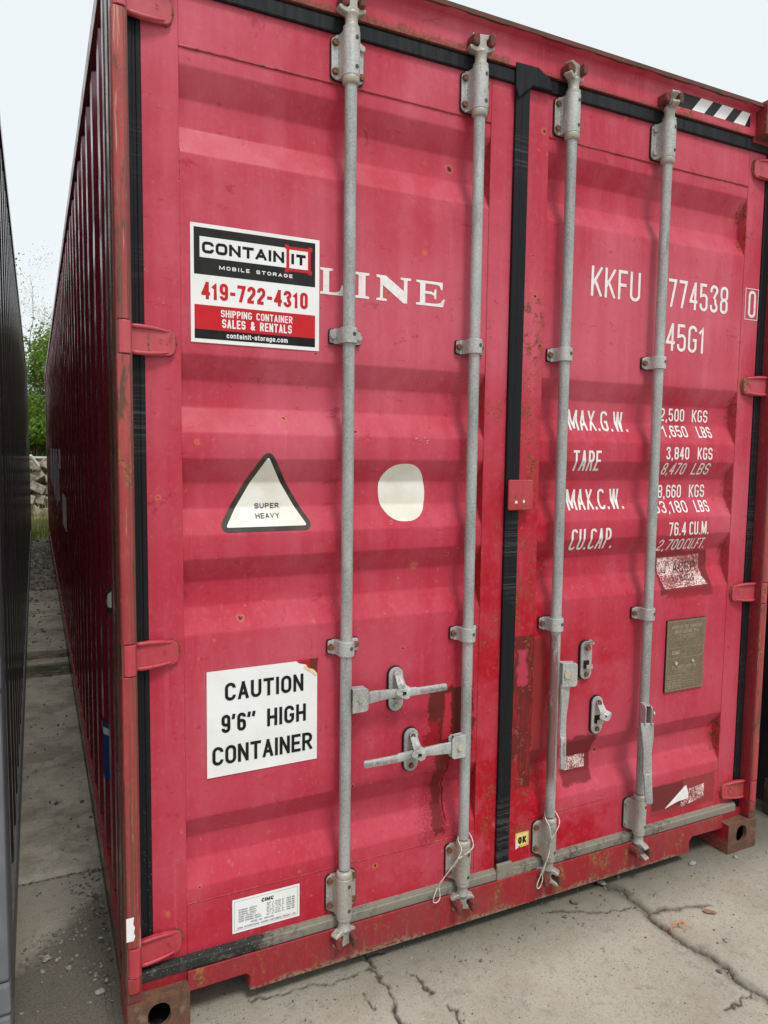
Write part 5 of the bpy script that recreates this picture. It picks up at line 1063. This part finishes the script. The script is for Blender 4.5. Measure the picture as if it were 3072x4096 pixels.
b = B(); b.box(-9, 9, -.03, .03, 1.28, 1.34); b.obj('top_rail', 'railm', g); b = B(); b.box(-9, 9, -.02, .02, 1.0, 1.28); b.obj('board', 'raildk', g)
for k in range(8): b = B(); b.box(-8.2+2.3*k, -8.1+2.3*k, -.05, .05, 0, 1.3); b.obj('post', 'raildk', g)
b = B(); b.tube([(-.28, 16.2, 1.42), (-.12, 16.3, 1.18)], .035, 8); o = b.obj('pipe', 'railm'); tag(o, 'short white pipe end poking up on the block pile', 'pipe')
b = B(); b.tube([(-.6, 15.6, .03), (.6, 15.5, .05)], .05, 8); b.obj('timber', 'timberm'); tag(bpy.data.objects['timber'], 'grey timber lying before the block pile', 'timber')

def blades(name, n, rx, ry, z, h0, h1, mat, seed, wdt=.012):
    rr = random.Random(seed); b = B()
    for _ in range(n):
        x = rr.uniform(*rx); y = rr.uniform(*ry); h = rr.uniform(h0, h1); a = rr.random()*6.3; l = rr.uniform(.1, .6)*h; dx, dy = math.cos(a), math.sin(a); w = wdt*rr.uniform(.5, 1.2)
        p = Vector((x, y, z)); s_ = Vector((-dy, dx, 0))*w/2; m = p+Vector((dx*l*.4, dy*l*.4, h*.6)); t = p+Vector((dx*l, dy*l, h))
        b.add([p-s_, p+s_, m+s_*.7, m-s_*.7, t], [(0, 1, 2, 3), (3, 2, 4)])
    return b.obj(name, mat, kind='stuff', fix=False)
blades('grass', 5200, (-1.6, 1.2), (11.9, 16.2), -.03, .06, .30, 'grassm', 3); blades('dry_grass', 380, (-1.2, 1.0), (13.5, 16.8), -.03, .15, .75, 'strawm', 4, .008)
blades('long_grass', 5000, (-4, 4), (17.6, 24), -.03, .3, .9, 'grassm', 6, .03)

def tree(name, x, y, h, crown, dens, mat, label, cat, seed, trunk=.12, leaf=.09, spread=1.0, zlo=.3):
    rr = random.Random(seed); e = empty(name, (x, y, 0), label, cat, 'trees and bushes behind the alley'); b = B(); lf = B(); tips = []
    def branch(p, d, L, r0, lev):
        n = 5; P = [p]; q = p.copy(); dd = d.copy()
        for k in range(n):
            dd = (dd+Vector((rr.uniform(-.22, .22), rr.uniform(-.22, .22), rr.uniform(-.05, .18)))).normalized(); q = q+dd*L/n; P.append(q.copy())
        b.tube(P, [r0*(1-.75*i/n) for i in range(n+1)], 6 if lev < 2 else 4)
        if lev < 3:
            for k in range(3+(lev == 0)*5):
                t = rr.uniform(.25 if lev == 0 else .2, 1); i = min(n-1, int(t*n)); a = rr.random()*6.3; up = rr.uniform(.15, .9)
                nd = (Vector((math.cos(a), math.sin(a), up))*1.0+dd*.4).normalized(); branch(P[i]+(P[i+1]-P[i])*(t*n-i), nd, L*rr.uniform(.38, .6)*(spread if lev == 0 else 1), r0*(1-.7*t)*.6, lev+1)
        if lev >= 1: tips.extend((pp, lev) for pp in P[1:])
    branch(Vector((0, 0, -.05)), Vector((.02, 0, 1)), h, trunk, 0)
    for p, lev in tips:
        if p.z < h*zlo*.3: continue
        for _ in range(dens):
            q = p+Vector((rr.gauss(0, crown), rr.gauss(0, crown), rr.gauss(0, crown))); s_ = leaf*rr.uniform(.5, 1.2); a = Vector((rr.gauss(0, 1), rr.gauss(0, 1), rr.gauss(0, 1))).normalized(); c = a.orthogonal().normalized(); d = a.cross(c)
            lf.add([q-c*s_*.5, q+d*s_*.28, q+c*s_*.5, q-d*s_*.28], [(0, 1, 2, 3)])
    b.obj('trunk', 'bark', e, smooth=True, fix=False); lf.obj('crown', mat, e, fix=False); return e
tree('deciduous_tree', .5, 27, 5.6, .16, 5, 'leafb', 'tall thin tree with sparse backlit new leaves above the alley', 'tree', 4, .06, .055, .8)
tree('deciduous_tree', -.35, 28, 4.0, .26, 26, 'leafa', 'mid-green leafy tree below the sparse tall one', 'tree', 9, .09, .13, .9, .1)
tree('deciduous_tree', 4.5, 30, 8, .3, 9, 'leafa', 'leafy tree hidden behind the red container', 'tree', 12, .14, .16)
tree('deciduous_tree', -5, 31, 8, .3, 9, 'leafa', 'leafy tree hidden behind the dark left container', 'tree', 15, .14, .16)
def bush(x, y, r0, h, n, mat, label, seed):
    rr = random.Random(seed); e = empty('bush', (x, y, 0), label, 'bush', 'trees and bushes behind the alley'); lf = B(); st = B(); cl = [(rr.uniform(-r0, r0), rr.uniform(-r0*.5, r0*.5), rr.uniform(.15, 1)*h*.85, rr.uniform(.25, .5)) for _ in range(22)]
    for c in cl: st.tube([Vector((c[0]*.2, c[1]*.2, 0)), Vector((c[0]*.7, c[1]*.7, c[2]*.6)), Vector(c[:3])], [.03, .018, .006], 5)
    for _ in range(n):
        c = cl[rr.randrange(len(cl))]; v = Vector((rr.gauss(0, 1), rr.gauss(0, 1), rr.gauss(0, 1))).normalized()*c[3]*rr.uniform(.5, 1.05); q = Vector(c[:3])+v
        if q.z < .03: continue
        s_ = rr.uniform(.05, .13); a = (v.normalized()+Vector((rr.gauss(0, .6), rr.gauss(0, .6), rr.gauss(0, .6)))).normalized(); k = a.orthogonal().normalized(); d = a.cross(k); lf.add([q-k*s_*.5, q+d*s_*.3, q+k*s_*.5, q-d*s_*.3], [(0, 1, 2, 3)])
    st.obj('stem', 'bark', e, fix=False); lf.obj('foliage', mat, e, fix=False)
bush(-.4, 24.5, 1.0, 3.1, 15000, 'leafa', 'dense bright green bush filling the end of the alley', 3); bush(.6, 25.5, 1.2, 3.6, 12000, 'leafa', 'taller green bush behind and right of the dense one', 5); bush(-2.6, 26, 1.4, 3.0, 6000, 'leafa', 'green bush hidden behind the dark container', 6); bush(2.9, 26, 1.4, 3.0, 6000, 'leafa', 'green bush hidden behind the red container', 8)
